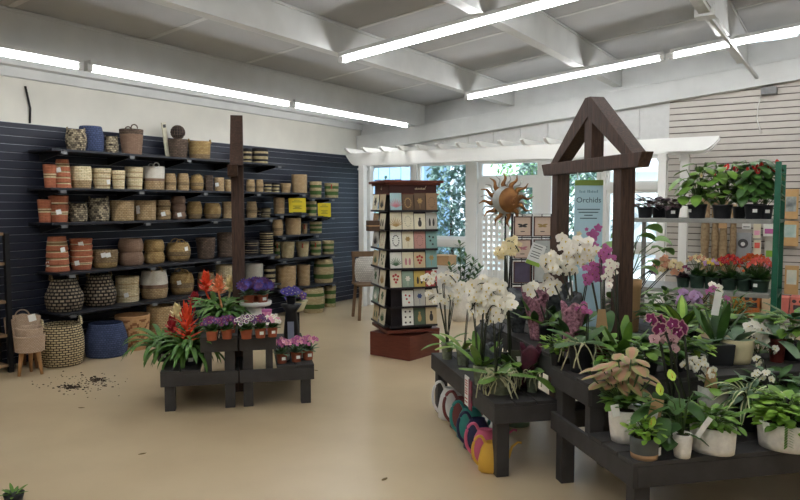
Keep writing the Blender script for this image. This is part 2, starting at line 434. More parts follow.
# pergola
t = thing('pergola', 'white vinyl pergola with scalloped beam ends along the windows', 'pergola', (0, 0, 0))
def scallop(x0, x1, z0, z1):
    P = []; L = .17
    for i in range(9):
        a = PI / 2 * i / 8; P.append((x0 + L * (1 - math.sin(a)), z1 - .03 - (z1 - .03 - z0) * (1 - math.cos(a)) ** .8 if i else z1 - .03))
    Q = [(x0, z1)] + [(x0 + L * i / 8, z1 - .03 - (z1 - .03 - z0) * math.sin(PI / 2 * i / 8)) for i in range(9)]
    R = [(x1 - (a - x0), z) for a, z in Q][::-1]
    return Q + R
part('beam', MB().prism(scallop(.3, 5.32, 2.06, 2.235), -.83, -.79), M_vinyl, t)
part('beam', MB().prism(scallop(.3, 5.32, 2.06, 2.235), -.66, -.62), M_vinyl, t)
xl_ = ony(654, 150, -.95).x; xr_ = ony(719, 145, -.95).x
part('beam', MB().prism(scallop(xl_, xr_, 2.075, 2.225), -.97, -.93), M_vinyl, t)
part('beam', MB().b2((xl_ + .2, -.93, 2.1), (xl_ + .25, -.83, 2.2)), M_vinyl, t)
x = .42
while x < 4.55:
    Q = [(-1.04, 2.30)] + [(-1.04 + .13 * i / 6, 2.285 - .05 * math.sin(PI / 2 * i / 6)) for i in range(7)] + [(-.3, 2.235), (-.3, 2.30)]
    part('rafter', MB().prism(Q, x, x + .042, axis='x'), M_vinyl, t); x += .30
for (x, y) in ((.59, -.81), (ony(662, 200, -.81).x, -.81), (ony(684, 200, -.64).x, -.64), (.59, -.64)):
    q = part('post', MB().b2((x - .045, y - .045, 0), (x + .045, y + .045, 2.06)), M_vinyl, t, bevel=.004)
    part('post_cap', MB().b2((x - .055, y - .055, 1.99), (x + .055, y + .055, 2.02)), M_vinyl, q)

# security light box with a cable on the grey wall
c = ony(768, 91, -.12)
t = thing('wall_speaker', 'small grey box fixed under the beam on the grey slatwall', 'junction box', (c.x, -.04, c.z))
part('housing', MB().b2((-.07, -.12, -.04), (.09, 0, .04)), mat('box_grey', (120, 120, 120), .5), t, bevel=.008)
part('cable', MB().tube([(-.07, -.03, -.02), (-.1, -.01, -.15), (-.11, -.01, -.3), (-.06, -.008, -.46)], .005, 5), M_vinyl, t, True)

# ================================================================== FLUORESCENT LIGHTS
M_tube = emit('fluorescent_tube', (.97, .985, 1), TUBE_POWER)
M_fix = mat('fixture_enamel', (206, 206, 204), .4, var=.02)
def light(a, b, label):
    a = Vector(a); b = Vector(b); L = (b - a).length
    t = thing('fluorescent_light', label, 'ceiling light', a, 0, 'fluorescent strip lights')
    d = b - a
    part('housing', MB().beam((0, 0, .05), d + Vector((0, 0, .05)), .09, .035), M_fix, t)
    part('tube', MB().tube([d * .012, d * .988], .018, 8), M_tube, t, True)
    for q in (d * .004, d * .996): part('lamp_holder', MB().box(q + Vector((0, 0, .012)), (.05, .05, .06)), M_fix, t)
light((1.25, -.65, 2.60), (1.25, -3.08, 2.60), 'fluorescent strip light over the basket wall, nearest the window wall')
light((1.25, -3.13, 2.60), (1.25, -5.58, 2.60), 'fluorescent strip light over the basket wall, middle of its row')
light((1.25, -5.64, 2.60), (1.25, -8.08, 2.60), 'fluorescent strip light over the basket wall, cut by the left edge of the photo')
light((2.62, -1.5, 2.77), (4.88, -1.5, 2.995), 'fluorescent strip light above the timber arch, left one of the farther row')
light((4.95, -1.5, 3.0), (7.3, -1.5, 3.235), 'fluorescent strip light at upper right, right one of the farther row')
light((2.64, -4.0, 2.78), (5.06, -4.0, 3.03), 'fluorescent strip light at top centre of the photo')
light((5.12, -4.0, 3.035), (7.55, -4.0, 3.28), 'fluorescent strip light of the nearer row above the frame')
for (x, y, l) in ((3.85, -6.5, 'added unseen above the small violet island for more light'), (6.35, -6.5, 'added unseen above the near plant stand for more light'), (8.85, -6.5, 'added unseen right of the near plant stand for more light'), (3.85, -9.0, 'left of the camera, out of the photo'), (6.35, -9.0, 'right above the camera, out of the photo'),  # first three: unseen row added to brighten the front stands and plants
        (5.0, -11.5, 'behind the camera, left one'), (8.0, -11.5, 'behind the camera, right one'), (8.85, -4.0, 'beyond the right edge of the photo')):
    light((x - 1.2, y, ceil(x) - .42), (x + 1.2, y, ceil(x) - .17), 'fluorescent strip light ' + l)
# ================================================================== BASKET WALL SHELVES
XS = .40
Z1, Z2, Z3, Z4, Z5 = 2.008, 1.65, 1.327, .857, .478
def shelf(y0, y1, z, label, dep=XS):
    t = thing('wall_shelf', label, 'shelf', (0, 0, 0), 0, 'black shelves on the slatwall')
    part('board', MB().b2((.012, y0, z - .022), (dep, y1, z)), M_shelf, t, bevel=.003)
    n = max(2, int((y1 - y0) / .62)); y = y0 + .12
    for i in range(n):
        yy = y0 + .12 + (y1 - y0 - .24) * i / (n - 1)
        part('bracket', MB().prism([(.002, z - .024), (dep * .82, z - .024), (dep * .82, z - .045), (.03, z - .10), (.002, z - .10)], yy - .008, yy + .008), M_black, t)
        part('price_holder', MB().b2((dep, yy - .03, z - .05), (dep + .004, yy + .03, z - .022)), mat('price_strip', (104, 106, 108), .4), t)
shelf(-5.40, -2.25, Z1, 'topmost black slatwall shelf holding the dark willow baskets')
shelf(-5.42, -1.78, Z2, 'second black slatwall shelf from the top, with the cream striped baskets')
shelf(-5.42, -2.42, Z3, 'third black slatwall shelf from the top')
shelf(-5.36, -2.40, Z4, 'fourth black slatwall shelf, under the tall rust basket stacks')
shelf(-5.36, -2.36, Z5, 'lowest long black slatwall shelf, under the two dark bellied baskets')
shelf(-1.74, -1.06, 1.59, 'short black shelf highest at the right end of the slatwall', .33)
shelf(-2.38, -1.72, 1.37, 'short black shelf under the left yellow sign', .33)
shelf(-1.70, -1.06, 1.33, 'short black shelf under the right yellow sign', .33)
shelf(-2.34, -1.42, 1.085, 'short black shelf in the middle of the right end of the slatwall', .33)
shelf(-2.34, -1.06, .772, 'short black shelf under the two totes with red tassels', .33)
shelf(-2.34, -1.06, .365, 'lowest short black shelf at the right end of the slatwall', .33)

# ------------------------------------------------------------------ basket materials
W_rust = weave('weave_rust', (190, 118, 86), (174, 104, 76), (112, 62, 46), .06, .014, .5)
W_crm = weave('weave_cream', (236, 222, 186), (216, 198, 156), (140, 118, 84), .05, .016, .5)
W_band = weave('weave_brown_band', (132, 108, 74), (148, 122, 84), (80, 62, 40), .05, .009, .5)
W_tan = weave('weave_tan', (200, 174, 134), (178, 150, 110), (104, 80, 54), .034, .018)
W_tan2 = weave('weave_tan_dark', (156, 134, 102), (134, 112, 82), (76, 60, 44), .034, .018)
W_gold = weave('weave_golden', (192, 164, 112), (164, 134, 86), (96, 74, 48), .03, .017)
W_mauve = weave('weave_dusty', (150, 124, 104), (136, 108, 90), (86, 66, 54), .05, .01, .5)
W_will = weave('weave_willow_dark', (116, 98, 84), (88, 74, 64), (36, 30, 28), .04, .018, 1)
W_dark = weave('weave_black_ivory', (60, 52, 46), (206, 190, 158), (50, 44, 40), .03, .019, 1, .5, .12)
W_dash = weave('weave_dash', (196, 176, 138), (210, 192, 152), (34, 30, 30), .05, .022, 1, .5, .26)
W_grey = weave('weave_grey_open', (160, 146, 124), (128, 114, 96), (30, 28, 28), .05, .034, 1, .5, .3)
W_navy = weave('weave_navy', (78, 90, 124), (64, 76, 108), (36, 44, 68), .03, .02, .8)
W_white = weave('weave_white', (232, 228, 218), (222, 216, 204), (170, 162, 148), .03, .011, .5)
W_sea = weave('weave_seagrass', (206, 190, 150), (180, 162, 120), (112, 98, 68), .03, .016)
W_green = weave('weave_green_band', (88, 120, 62), (76, 106, 54), (50, 70, 36), .016, .010)
W_blk = weave('weave_black', (42, 40, 42), (52, 48, 50), (22, 20, 22), .016, .010)
W_pinkc = weave('weave_pale_pink', (214, 190, 166), (204, 178, 152), (160, 132, 108), .02, .012)
W_chev = mat('chevron_rattan', (176, 134, 92), .8, alt=(196, 156, 112), scale=30, bump=.3)
W_chd = mat('chevron_stripe', (132, 88, 56), .8, var=.1)
W_stack = [W_tan]
SHAPES = {
    'cone': lambda t: .80 + .20 * t, 'cyl': lambda t: 1.0 - .03 * math.cos(PI * t), 'inv': lambda t: 1.0 - .20 * t,
    'belly': lambda t: .80 + .2 * math.sin(PI * (.12 + .8 * t)) ** 1.0, 'round': lambda t: .68 + .32 * math.sin(PI * (.10 + .78 * t)),
    'pot': lambda t: .74 + .26 * math.sin(PI * (.15 + .5 * t)), 'neck': lambda t: (.72 + .28 * math.sin(PI * min(1, .1 + t * 1.05)) ** .8) if t < .62 else (.86 - .22 * (t - .62) / .38) + .02,
    'slump': lambda t: .86 + .14 * math.sin(PI * min(1, .15 + t * .75)) - .24 * max(0, t - .5),
}
def basket_mesh(shape, D, H, mats, bands=None, sy=1, th=.007, seg=28, wob=0, rnd=None, n=16):
    """open woven basket; bands: list of (top fraction, material slot)"""
    f = SHAPES[shape]; R = D / 2
    prof = [(.001, 0), (f(0) * R * .93, 0)]
    for i in range(n + 1): prof.append((f(i / n) * R, H * i / n + (.004 if i == 0 else 0)))
    prof.append((f(1) * R - th * .5, H + .005))
    for i in range(n, -1, -2): prof.append((f(i / n) * R - th, max(.008, H * i / n)))
    prof.append((.001, .008))
    def bnd(i):
        t = (i - 1.5) / n
        if i >= n + 3: t = 1 - (i - n - 3) * 2 / n
        if not bands: return 0
        for tt, mi in bands:
            if t <= tt: return mi
        return bands[-1][1]
    return MB().lathe(prof, seg, 1, sy, band=bnd, uvr=R)
def add_handles(t, kind, D, H, shape, m, az=0, sy=1):
    R = SHAPES[shape](1) * D / 2
    if kind == 'ears':       # two standing loops at opposite sides
        for s in (-1, 1):
            c = Vector((math.cos(az) * R * s, math.sin(az) * R * s * sy, H)); tn = Vector((-math.sin(az), math.cos(az), 0))
            w = D * .13; h = D * .17
            pts = [c + tn * w * math.cos(a) + Vector((0, 0, h * math.sin(a) - .012)) for a in [PI * i / 8 for i in range(9)]]
            part('handle', MB().tube(pts, D * .022 + .002, 6), m, t, True)
    elif kind == 'arch':     # one handle across the front
        c = Vector((math.cos(az) * R, math.sin(az) * R, H)); tn = Vector((-math.sin(az), math.cos(az), 0)); w = D * .2; h = D * .2
        for s in (-1, 1):
            cc = Vector((c.x * s, c.y * s, H))
            pts = [cc + tn * w * math.cos(a) + Vector((0, 0, h * math.sin(a) - .01)) for a in [PI * i / 10 for i in range(11)]]
            part('handle', MB().tube(pts, D * .02 + .001, 6), m, t, True)
    elif kind == 'ring':     # upright round grips
        for s in (-1, 1):
            cc = Vector((math.cos(az) * R * s, math.sin(az) * R * s, H + D * .06)); tn = Vector((-math.sin(az), math.cos(az), 0)); w = D * .13
            pts = [cc + tn * w * math.cos(a) + Vector((0, 0, w * math.sin(a))) for a in [2 * PI * i / 12 for i in range(12)]]
            part('handle', MB().tube(pts, D * .02 + .002, 6, closed=True), m, t, True)
VIEW = lambda p: math.atan2(CAM.y - p[1], CAM.x - p[0])
def price_tag(t, D, H, shape, frac, off, loc, tilt=.2, sz=.045, m=None, base=(0, 0)):
    a = VIEW(loc) + off; R = SHAPES[shape](frac) * D / 2 + .004
    mb = MB().box((0, 0, 0), (.002, sz, sz), 0)
    o = part('price_tag', mb, m or M_tag, t, loc=(R * math.cos(a), R * math.sin(a), H * frac), rot=(tilt, 0, a))
BK = {  # kind: shape, mats, bands, handle, handle material
    'rust': ('cone', [W_rust, W_crm, W_band], [(.42, 0), (.50, 1), (.58, 2), (.64, 1), (1, 0)], None),
    'rustinv': ('inv', [W_rust, W_crm, W_band], [(.40, 0), (.46, 1), (.60, 2), (.66, 1), (1, 0)], None),
    'cream': ('cone', [W_crm, W_tan], [(.12, 0), (.16, 1), (.5, 0), (.54, 1), (.76, 0), (.8, 1), (1, 0)], None),
    'creamtan': ('pot', [W_tan, W_crm], [(.35, 0), (1, 1)], None),
    'cream2': ('cyl', [W_crm, W_tan], [(.45, 0), (.5, 1), (.75, 0), (.78, 1), (1, 0)], None),
    'whitetan': ('cyl', [W_tan, W_white, W_mauve], [(.35, 0), (.5, 2), (1, 1)], 'ring'),
    'whitetan2': ('belly', [W_tan, W_white, W_mauve], [(.38, 0), (.5, 2), (1, 1)], 'arch'),
    'tan': ('cyl', [W_tan], None, None), 'tanp': ('belly', [W_tan, W_tan2], [(.3, 0), (.5, 1), (1, 0)], None),
    'tanb': ('belly', [W_gold], None, None), 'tanr': ('round', [W_gold, W_tan2], [(.3, 1), (1, 0)], None),
    'tanh': ('round', [W_gold, W_tan2], [(.15, 1), (.3, 0), (.55, 1), (1, 0)], 'arch'), 'dusty': ('belly', [W_mauve], None, None), 'dustc': ('cone', [W_mauve], None, None),
    'bowl': ('pot', [W_gold, W_tan2], [(.3, 0), (1, 1)], None), 'bowlt': ('cone', [W_tan], None, None),
    'dkh': ('belly', [W_dark], None, 'ears'), 'dks': ('round', [W_dark], None, 'ears'),
    'navy': ('belly', [W_navy], None, None), 'navybig': ('slump', [W_navy], None, None),
    'will': ('cone', [W_will, W_mauve], [(.8, 1), (1, 0)], 'ring'), 'willd': ('cyl', [W_will], None, None), 'willc': ('cone', [W_will], None, None),
    'tanw': ('cyl', [W_gold, W_tan2], [(.3, 1), (1, 0)], 'ears'),
    'stripe': ('cyl', [W_blk, W_sea], [(.16, 1), (.34, 0), (.5, 1), (.68, 0), (.84, 1), (1, 0)], None),
    'zig': ('cyl', [W_blk, W_sea], [(.3, 0), (.4, 1), (.6, 0), (.7, 1), (1, 0)], None),
    'green': ('cyl', [W_sea, W_green], [(.2, 0), (.42, 1), (.64, 0), (.84, 1), (1, 0)], None),
    'greenbig': ('belly', [W_sea, W_green], [(.18, 0), (.36, 1), (.66, 0), (.84, 1), (1, 0)], None),
    'greypot': ('neck', [W_grey], None, 'ears'), 'dash': ('belly', [W_dash], None, 'ears'),
    'seat': ('cone', [W_sea], None, None), 'pinkc': ('cyl', [W_pinkc], None, 'ears'), 'box': ('cyl', [W_white], None, None),
}
HM = {'whitetan': M_white, 'whitetan2': W_gold, 'tanh': W_gold, 'dkh': W_dark, 'dks': W_dark, 'will': W_will, 'tanw': W_gold, 'greypot': W_tan2, 'dash': W_crm, 'pinkc': W_pinkc}
def basket(kind, x0, x1, ytop, z, label, n=1, tags=(), tilt=0, xc=None, group=None, H=None, names=None, ybase=None):
    shape, mats, bands, hd = BK[kind]
    pc = (x0 + x1) / 2; xx = xc or .2
    for _ in range(3):
        p = onx(pc, ytop, xx); D = (x1 - x0) * depth(p) / FPX * .97; D = min(D, .62)
        if xc is None: xx = max(.17, min(.26, D / 2 + .035)) if D < .46 else D / 2 + .03
    # ytop refers to the rim at the middle of the basket
    Ht = H or max(.05, p.z - z)
    p.z = z
    if n == 1:
        t = thing('woven_basket', label, 'basket', p, 0, group)
        if tilt: t.rotation_euler = (0, 0, 0)
        part('body', basket_mesh(shape, D, Ht, mats, bands, rnd=None), mats, t, True)
        if hd: add_handles(t, hd, D, Ht, shape, HM[kind], az=VIEW(p) + (PI / 2 if hd in ('ears',) else 0) + .25)
        for (fr, off) in tags: price_tag(t, D, Ht, shape, fr, off, p)
        return t
    # nested stack, each basket a thing of its own
    dz = Ht / (n + .9) if shape in ('cone', 'inv') else Ht * .9 / n
    hb = Ht - dz * (n - 1)
    if shape not in ('cone', 'inv'): hb = dz * 1.02
    me = None; first = None
    for k in range(n):
        where = ('lowest' if k == 0 else 'topmost' if k == n - 1 else ['', 'second from bottom', 'third from bottom', 'fourth from bottom'][k])
        zz = z + (dz * k if shape != 'inv' else dz * k)
        t = thing('woven_basket', '%s, %s' % (label, where), 'basket', (p.x, p.y, zz), 0, group)
        if first is None:
            b = part('body', basket_mesh(shape, D, hb, mats, bands), mats, t, True); first = b
        else:
            b = first.copy(); COL.objects.link(b); b.parent = t
            if shape == 'inv': b.scale = (1 - .03 * k,) * 2 + (1,)
        if k == n - 1 and hd: add_handles(t, hd, D, hb, shape, HM[kind], az=VIEW(p) + PI / 2)
        for (fr, off) in tags:
            kk = min(n - 1, int(fr * n))
            if kk == k: price_tag(t, D, hb, shape, .6, off, p)
# ---- top shelf
basket('dks', 65.5, 86, 130, Z1, 'small black and ivory bellied basket, leftmost on the top shelf', xc=.25)
basket('navy', 78, 103, 127, Z1, 'navy blue woven basket on the top shelf', xc=.17)
basket('dks', 104.5, 118, 137, Z1, 'smallest brown flecked basket with loops, on the top shelf beside the navy one')
basket('will', 119.5, 143, 130, Z1, 'dark willow basket with upright ring handles on the top shelf')
basket('willc', 168, 188, 140, Z1, 'dark willow bucket under a wire basket on the top shelf', group=None)
basket('tanw', 189, 210, 142, Z1, 'wide tan basket with ear handles on the top shelf')
basket('stripe', 252, 268, 149, Z1, 'black and natural striped basket at the right end of the top shelf')
basket('stripe', 243, 251.5, 149, Z1, 'black and natural striped basket on the top shelf half behind the timber post')
p = onx(178, 140, .2)
t = thing('wire_basket', 'dark round wire basket with a lid sitting on the willow bucket on the top shelf', 'basket', (p.x, p.y, p.z + .006))
mb = MB()
R = .078
for i in range(8):
    a = PI * i / 8; mb.tube([(R * math.cos(a) * math.cos(b), R * math.sin(a) * math.cos(b), R + R * math.sin(b)) for b in [2 * PI * j / 16 for j in range(16)]], .0035, 5, closed=True)
for j in range(1, 8):
    b = -PI / 2 + PI * j / 8; mb.tube([(R * math.cos(b) * math.cos(a), R * math.cos(b) * math.sin(a), R + R * math.sin(b)) for a in [2 * PI * i / 16 for i in range(16)]], .0035, 5, closed=True)
part('cage', mb, W_will, t, True); part('liner', MB().blob((0, 0, R), R * .93, n=10), mat('dark_liner', (52, 46, 46), .7), t, True)
p = onx(170, 128, .08); 
t = thing('paper_fan', 'pale folded price board standing behind the wire basket on the top shelf', 'sign', (.1, p.y - .05, Z1))
part('board', MB().box((0, 0, .2), (.012, .075, .4)), mat('pale_board', (214, 208, 186), .8), t, rot=(.2, 0, .3))
part('mark', MB().box((.009, 0, .36), (.002, .05, .035)), mat('dark_print', (80, 80, 84), .8), t, rot=(.2, 0, .3))
basket('willd', 246, 252, 138, Z1, 'dark round basket on the top shelf peeking from behind the timber post', xc=.12, H=.17)
# ---- second shelf
basket('rust', 43, 56, 165, Z2, 'single rust basket with cream bands, leftmost on the second shelf', xc=.16)
basket('rustinv', 54, 70.5, 160, Z2, 'rust basket with cream bands, stack on the second shelf', n=4, tags=((.6, -.5),), group=None)
basket('creamtan', 71, 91, 167, Z2, 'wide cream basket with tan foot on the second shelf')
basket('cream', 92, 111, 169, Z2, 'cream banded basket, larger one left of its small twin on the second shelf', tags=((.35, .8),))
basket('cream', 111.5, 125, 171, Z2, 'small cream banded basket on the second shelf', xc=.24)
basket('cream', 125, 143, 167.5, Z2, 'tall cream banded basket beside the rope handled one on the second shelf')
basket('whitetan', 143.5, 164, 167, Z2, 'white and tan basket with white rope ring handles on the second shelf')
basket('tanp', 164.5, 176, 174, Z2, 'small tan basket just right of the rope handled one, second shelf')
basket('tanp', 177, 189, 174, Z2, 'small tan basket left of the handled mini tote, second shelf', tags=())
basket('tanh', 190, 203.5, 176, Z2, 'mini tan tote with loop handle on the second shelf')
basket('willd', 204.5, 213, 176, Z2, 'mini dark willow basket on the second shelf')
basket('tan', 214, 224, 178, Z2, 'mini tan basket with a white tag on the second shelf', tags=((.5, -.4),))
basket('tan', 224.5, 232, 180, Z2, 'mini tan basket left of the timber post, second shelf')
for i, (a, b, y, l) in enumerate(((246, 255, 180, 'right beside the timber post'), (255.5, 263.5, 180, 'second from the timber post'), (264, 271.5, 182.5, 'third from the timber post'), (272, 279.5, 183, 'fourth from the timber post'))):
    basket('stripe' if i > 1 else 'tanp', a, b, y, Z2, ('mini black striped basket on the second shelf, ' if i > 1 else 'mini brown striped basket on the second shelf, ') + l)
basket('bowlt', 280, 291, 183.5, Z2, 'small tan bowl basket left of the slumping tan tote, second shelf')
basket('tan', 291.5, 307, 175, Z2, 'slumping tall tan tote at the right end of the second shelf')
basket('green', 309.5, 321.5, 182, 1.59, 'green striped seagrass basket, left one on the highest short shelf')
basket('green', 324.5, 338.5, 183.5, 1.59, 'green striped seagrass basket with a red tassel, right one on the highest short shelf', tags=())
# ---- third shelf
basket('rust', 37.5, 51, 200, Z3, 'single rust basket, leftmost on the third shelf', xc=.16)
basket('rust', 48.5, 68, 196, Z3, 'rust basket with cream bands, stack on the third shelf', n=2, tags=((.3, 0),))
basket('dkh', 69, 87, 204, Z3, 'black and ivory basket with loop handle, left one of two on the third shelf')
basket('dkh', 88, 109, 199, Z3, 'black and ivory basket, right and bigger one of two on the third shelf')
basket('tan', 110.5, 133.5, 201, Z3, 'broad tan cylinder basket without tag on the third shelf', xc=.19)
basket('tan', 134, 155.5, 201, Z3, 'broad tan cylinder basket with a pale card on the third shelf', tags=((.65, -.65), (.45, -.65)))
basket('tanp', 155.5, 170.5, 198.5, Z3, 'tan and brown basket on the third shelf left of the brown stack', n=2, tags=((.3, 0),))
basket('dusty', 171, 185.5, 194, Z3, 'dusty brown basket on the third shelf', n=3, tags=((.1, .1),))
basket('tanr', 186.5, 202, 202, Z3, 'round tan basket with a dark foot, left one of two on the third shelf')
basket('tanr', 203.5, 221, 203.5, Z3, 'round tan basket with a dark foot, right one of two on the third shelf')
basket('tan', 222, 232, 202, Z3, 'tan basket half hidden left of the timber post on the third shelf')
basket('tanp', 246, 257, 202, Z3, 'tan basket half hidden right of the timber post on the third shelf')
basket('zig', 257.5, 261, 208, Z3, 'narrow black basket at the third shelf behind the timber post')
basket('stripe', 261, 270.5, 207, Z3, 'low black and natural basket at the right end of the third shelf', n=2)
basket('tan', 273.5, 284.5, 198, 1.37, 'tan tote left of the left yellow sign')
basket('green', 306, 316.5, 201.5, 1.33, 'green striped basket between the two yellow signs')
basket('tanp', 272, 283, 220, 1.085, 'brown basket at the left end of the middle short shelf', xc=.2)
basket('tan', 285, 301, 218, 1.085, 'tan tote with folded rim on the middle short shelf')
basket('bowlt', 301.5, 307.5, 224, 1.085, 'tiny tan basket on the middle short shelf')
basket('green', 309.5, 322, 222, 1.085, 'green striped basket on the middle short shelf')
# ---- fourth shelf
basket('rustinv', 45, 68.5, 237, Z4, 'rust basket in the leftmost tall stack on the fourth shelf', n=4, tags=((.55, .5), (.1, -1)))
basket('rust', 69.5, 92, 239, Z4, 'rust basket in the right tall stack on the fourth shelf', n=4, tags=((.75, 0), (.2, -.4)))
basket('bowl', 92, 117.5, 250, Z4, 'low golden bowl basket with two tags on the fourth shelf', tags=((.75, -.1), (.75, .25)))
basket('dusty', 118, 143, 236, Z4, 'large dusty brown basket on the fourth shelf', n=2)
basket('tanb', 143.5, 164, 238, Z4, 'golden woven basket on the fourth shelf', n=2)
basket('tanh', 165.5, 190.5, 243, Z4, 'wide golden basket with arched handle on the fourth shelf', tags=((.7, .7),))
basket('willc', 195.5, 215.5, 238, Z4, 'dark willow basket, left one of two on the fourth shelf')
basket('willd', 217, 233, 233, Z4, 'dark willow basket, taller one left of the timber post on the fourth shelf')
basket('zig', 244, 258.5, 239, Z4, 'black and natural striped basket near the post on the fourth shelf', n=2)
basket('stripe', 259.5, 273.5, 229, Z4, 'black and natural striped basket at the end of the fourth shelf', n=3)
basket('green', 274.5, 280, 242, .772, 'narrow green basket left of the tasselled totes', xc=.12)
basket('seat', 280, 295, 242, .772, 'cream tote with a red tassel, left one of two', tags=())
basket('seat', 295.5, 309.5, 242, .772, 'cream tote with a red tassel, right one of two', tags=())
basket('green', 310, 321, 241.5, .772, 'green striped basket right of the tasselled totes')
basket('green', 322, 334, 241, .772, 'green striped basket at the right end of the tasselled totes shelf')
# ---- fifth shelf
basket('greypot', 45, 82.5, 279, Z5, 'big grey open weave basket with ears, left one of two on the fifth shelf')
basket('greypot', 82.5, 115.5, 275, Z5, 'big grey open weave basket with ears, right one of two on the fifth shelf')
basket('cream2', 115.5, 138.5, 274, Z5, 'plain cream basket on the fifth shelf', n=2, tags=((.4, -.1),))
basket('whitetan2', 140, 167.5, 270, Z5, 'white basket with tan foot and loop handle on the fifth shelf')
basket('tanh', 169, 194, 273, Z5, 'brown bellied basket with arched handle on the fifth shelf', tags=((.6, -.2),))
basket('tanp', 197, 215, 273, Z5, 'tan basket on the fifth shelf behind the red bromeliads')
basket('cream2', 216, 232, 265, Z5, 'cream basket on the fifth shelf left of the timber post')
basket('box', 245, 263, 264, Z5, 'white box basket on the fifth shelf right of the timber post')
basket('stripe', 264, 275.5, 266, Z5, 'black and white striped soft basket at the end of the fifth shelf')
basket('tan', 276, 296, 266, .365, 'leaning tan tote on the lowest short shelf')
basket('tan', 297, 310, 265, .365, 'small tan basket on the lowest short shelf')
basket('greenbig', 313, 334, 259, .365, 'large green striped basket on the lowest short shelf')
# ---- on the floor
basket('dash', 39.5, 83, 324, 0, 'large round floor basket of pale dashes on black with loop handles', xc=.36)
basket('navybig', 84.5, 127, 323, 0, 'large slouching navy blue floor basket', xc=.36)
basket('tan', 147, 175, 306, 0, 'brown woven floor basket behind the chevron basket', xc=.25)
basket('greenbig', 301.5, 325, 288, 0, 'large green striped floor basket at the right end of the slatwall', xc=.34)
basket('green', 324, 336, 286, 0, 'green striped floor basket in the slatwall corner', xc=.22)
# chevron basket: the zigzag is woven in, laid out as dark bands
p = onx(132.5, 315, .32); D = 35 * depth(p) / FPX * .97; Hc = p.z
t = thing('woven_basket', 'tan floor basket with brown chevron pattern beside the navy basket', 'basket', (p.x, p.y, 0))
mb = MB(); nn = 24; seg = 48; pr = [(SHAPES['cone'](i / nn) * D / 2, Hc * i / nn) for i in range(nn + 1)]
rows = []
for r, z in pr: rows.append([mb.vert((r * math.cos(2 * PI * k / seg), r * math.sin(2 * PI * k / seg), z), (k * .02, z)) for k in range(seg + 1)])
for i in range(nn):
    for k in range(seg):
        zig = abs((k % 8) - 3.5); v = (i + zig * 1.4) % 6
        mb.face((rows[i][k], rows[i][k + 1], rows[i + 1][k + 1], rows[i + 1][k]), 1 if (v < 2.2 and 2 < i < nn - 2) else 0)
mb.lathe([(D / 2, Hc), (D / 2 - .004, Hc + .008), (D / 2 - .01, Hc), (D / 2 * .8 - .01, .01), (.001, .01)], seg)
part('body', mb, [W_chev, W_chd], t, True)
# red tassels
M_tas = mat('red_tassel', (170, 60, 44), .8)
for (px, py, l) in ((287, 246, 'left'), (302, 246, 'right'), (333, 186, 'tassel'), (327, 243, 'x'), (315, 223, 'y')):
    pp = onx(px, py, .29)
    root = min([o for o in COL.objects if o.get('category') == 'basket'], key=lambda o: (Vector((.2, pp.y, pp.z - .08)) - o.location).length)
    d = (CAM - root.location); d.z = 0; d.normalize()
    body = root.children[0]; R = max(v.co.x for v in body.data.vertices)
    top = max(v.co.z for v in body.data.vertices)
    part('tassel', MB().blob((0, 0, 0), .011).tube([(0, 0, -.005), (0, 0, -.05)], [.005, .012], 6), M_tas, root, True, loc=(d.x * (R + .008), d.y * (R + .008), top * .85))
# legged planters
def planter(px, pytop, pybot, wpx, xc, label, n, wood, lab2=None):
    b = onx(px, pybot, xc); D = wpx * depth(b) / FPX; zt = onx(px, pytop, xc).z; zb = onx(px, pybot, xc).z
    t = thing('legged_planter', label, 'planter', (b.x, b.y, 0))
    part('basket', basket_mesh('cyl', D, zt - zb, [W_pinkc]), [W_pinkc], t, True, loc=(0, 0, zb))
    for k in range(3):
        a = .5 + k * 2 * PI / 3
        part('leg', MB().tube([(math.cos(a) * D * .30, math.sin(a) * D * .30, zb + .01), (math.cos(a) * D * .42, math.sin(a) * D * .42, .004)], [.022, .013], 8), wood, t, True)
    return t, D, zt
M_beech = mat('beech_legs', (190, 146, 98), .5, alt=(170, 124, 80), aniso=(8, 8, 1))
t1, D1, zt1 = planter(30, 335, 351, 28, .50, 'pale woven planter on three beech legs, front one beside the black rack', 1, M_beech)
price_tag(t1, D1, .2, 'cyl', 2.6, .2, t1.location, sz=.06)
t = thing('woven_basket', 'pale pink woven basket sitting in the front legged planter', 'basket', (t1.location.x, t1.location.y, t1.location.z + zt1 - .05))
part('body', basket_mesh('cyl', D1 * .88, .115, [W_pinkc]), [W_pinkc], t, True); add_handles(t, 'ears', D1 * .6, .115, 'cyl', W_pinkc, az=.4)
t2, D2, zt2 = planter(23, 317, 335, 32, .22, 'pale woven planter on wooden legs, rear one half hidden behind the black rack', 1, mat('dark_beech', (132, 92, 60), .5))
add_handles(t2, 'arch', D2, zt2, 'cyl', W_pinkc, az=VIEW(t2.location))

# yellow signs
M_yel = mat('yellow_card', (226, 206, 50), .6, var=.03); M_print = mat('sign_print', (110, 104, 60), .8)
for (x0, x1, y0, y1, l) in ((289, 306, 198, 212.5, 'left'), (318, 331, 203, 217, 'right')):
    b = onx((x0 + x1) / 2, y1, .34); zt = onx((x0 + x1) / 2, y0, .34).z
    wy = (x1 - x0) * depth(b) / FPX
    a = VIEW(b)
    t = thing('yellow_sign', 'bright yellow price card on the short shelf, %s one of two' % l, 'sign', b, a - .15)
    h = zt - b.z
    part('card', MB().box((0, 0, h / 2), (.004, wy, h)), M_yel, t, rot=(0, .12, 0))
    mb = MB(); rr = random.Random(3)
    for i, (z, ww) in enumerate(((.86, .35), (.74, .6), (.45, .5), (.36, .3), (.27, .5))): mb.box((.0035, 0, h * z), (.002, wy * ww, h * .035))
    part('lettering', mb, M_print, t, rot=(0, .12, 0))
    part('holder', MB().box((0, 0, -.02), (.01, wy * .5, .05)), M_black, t)

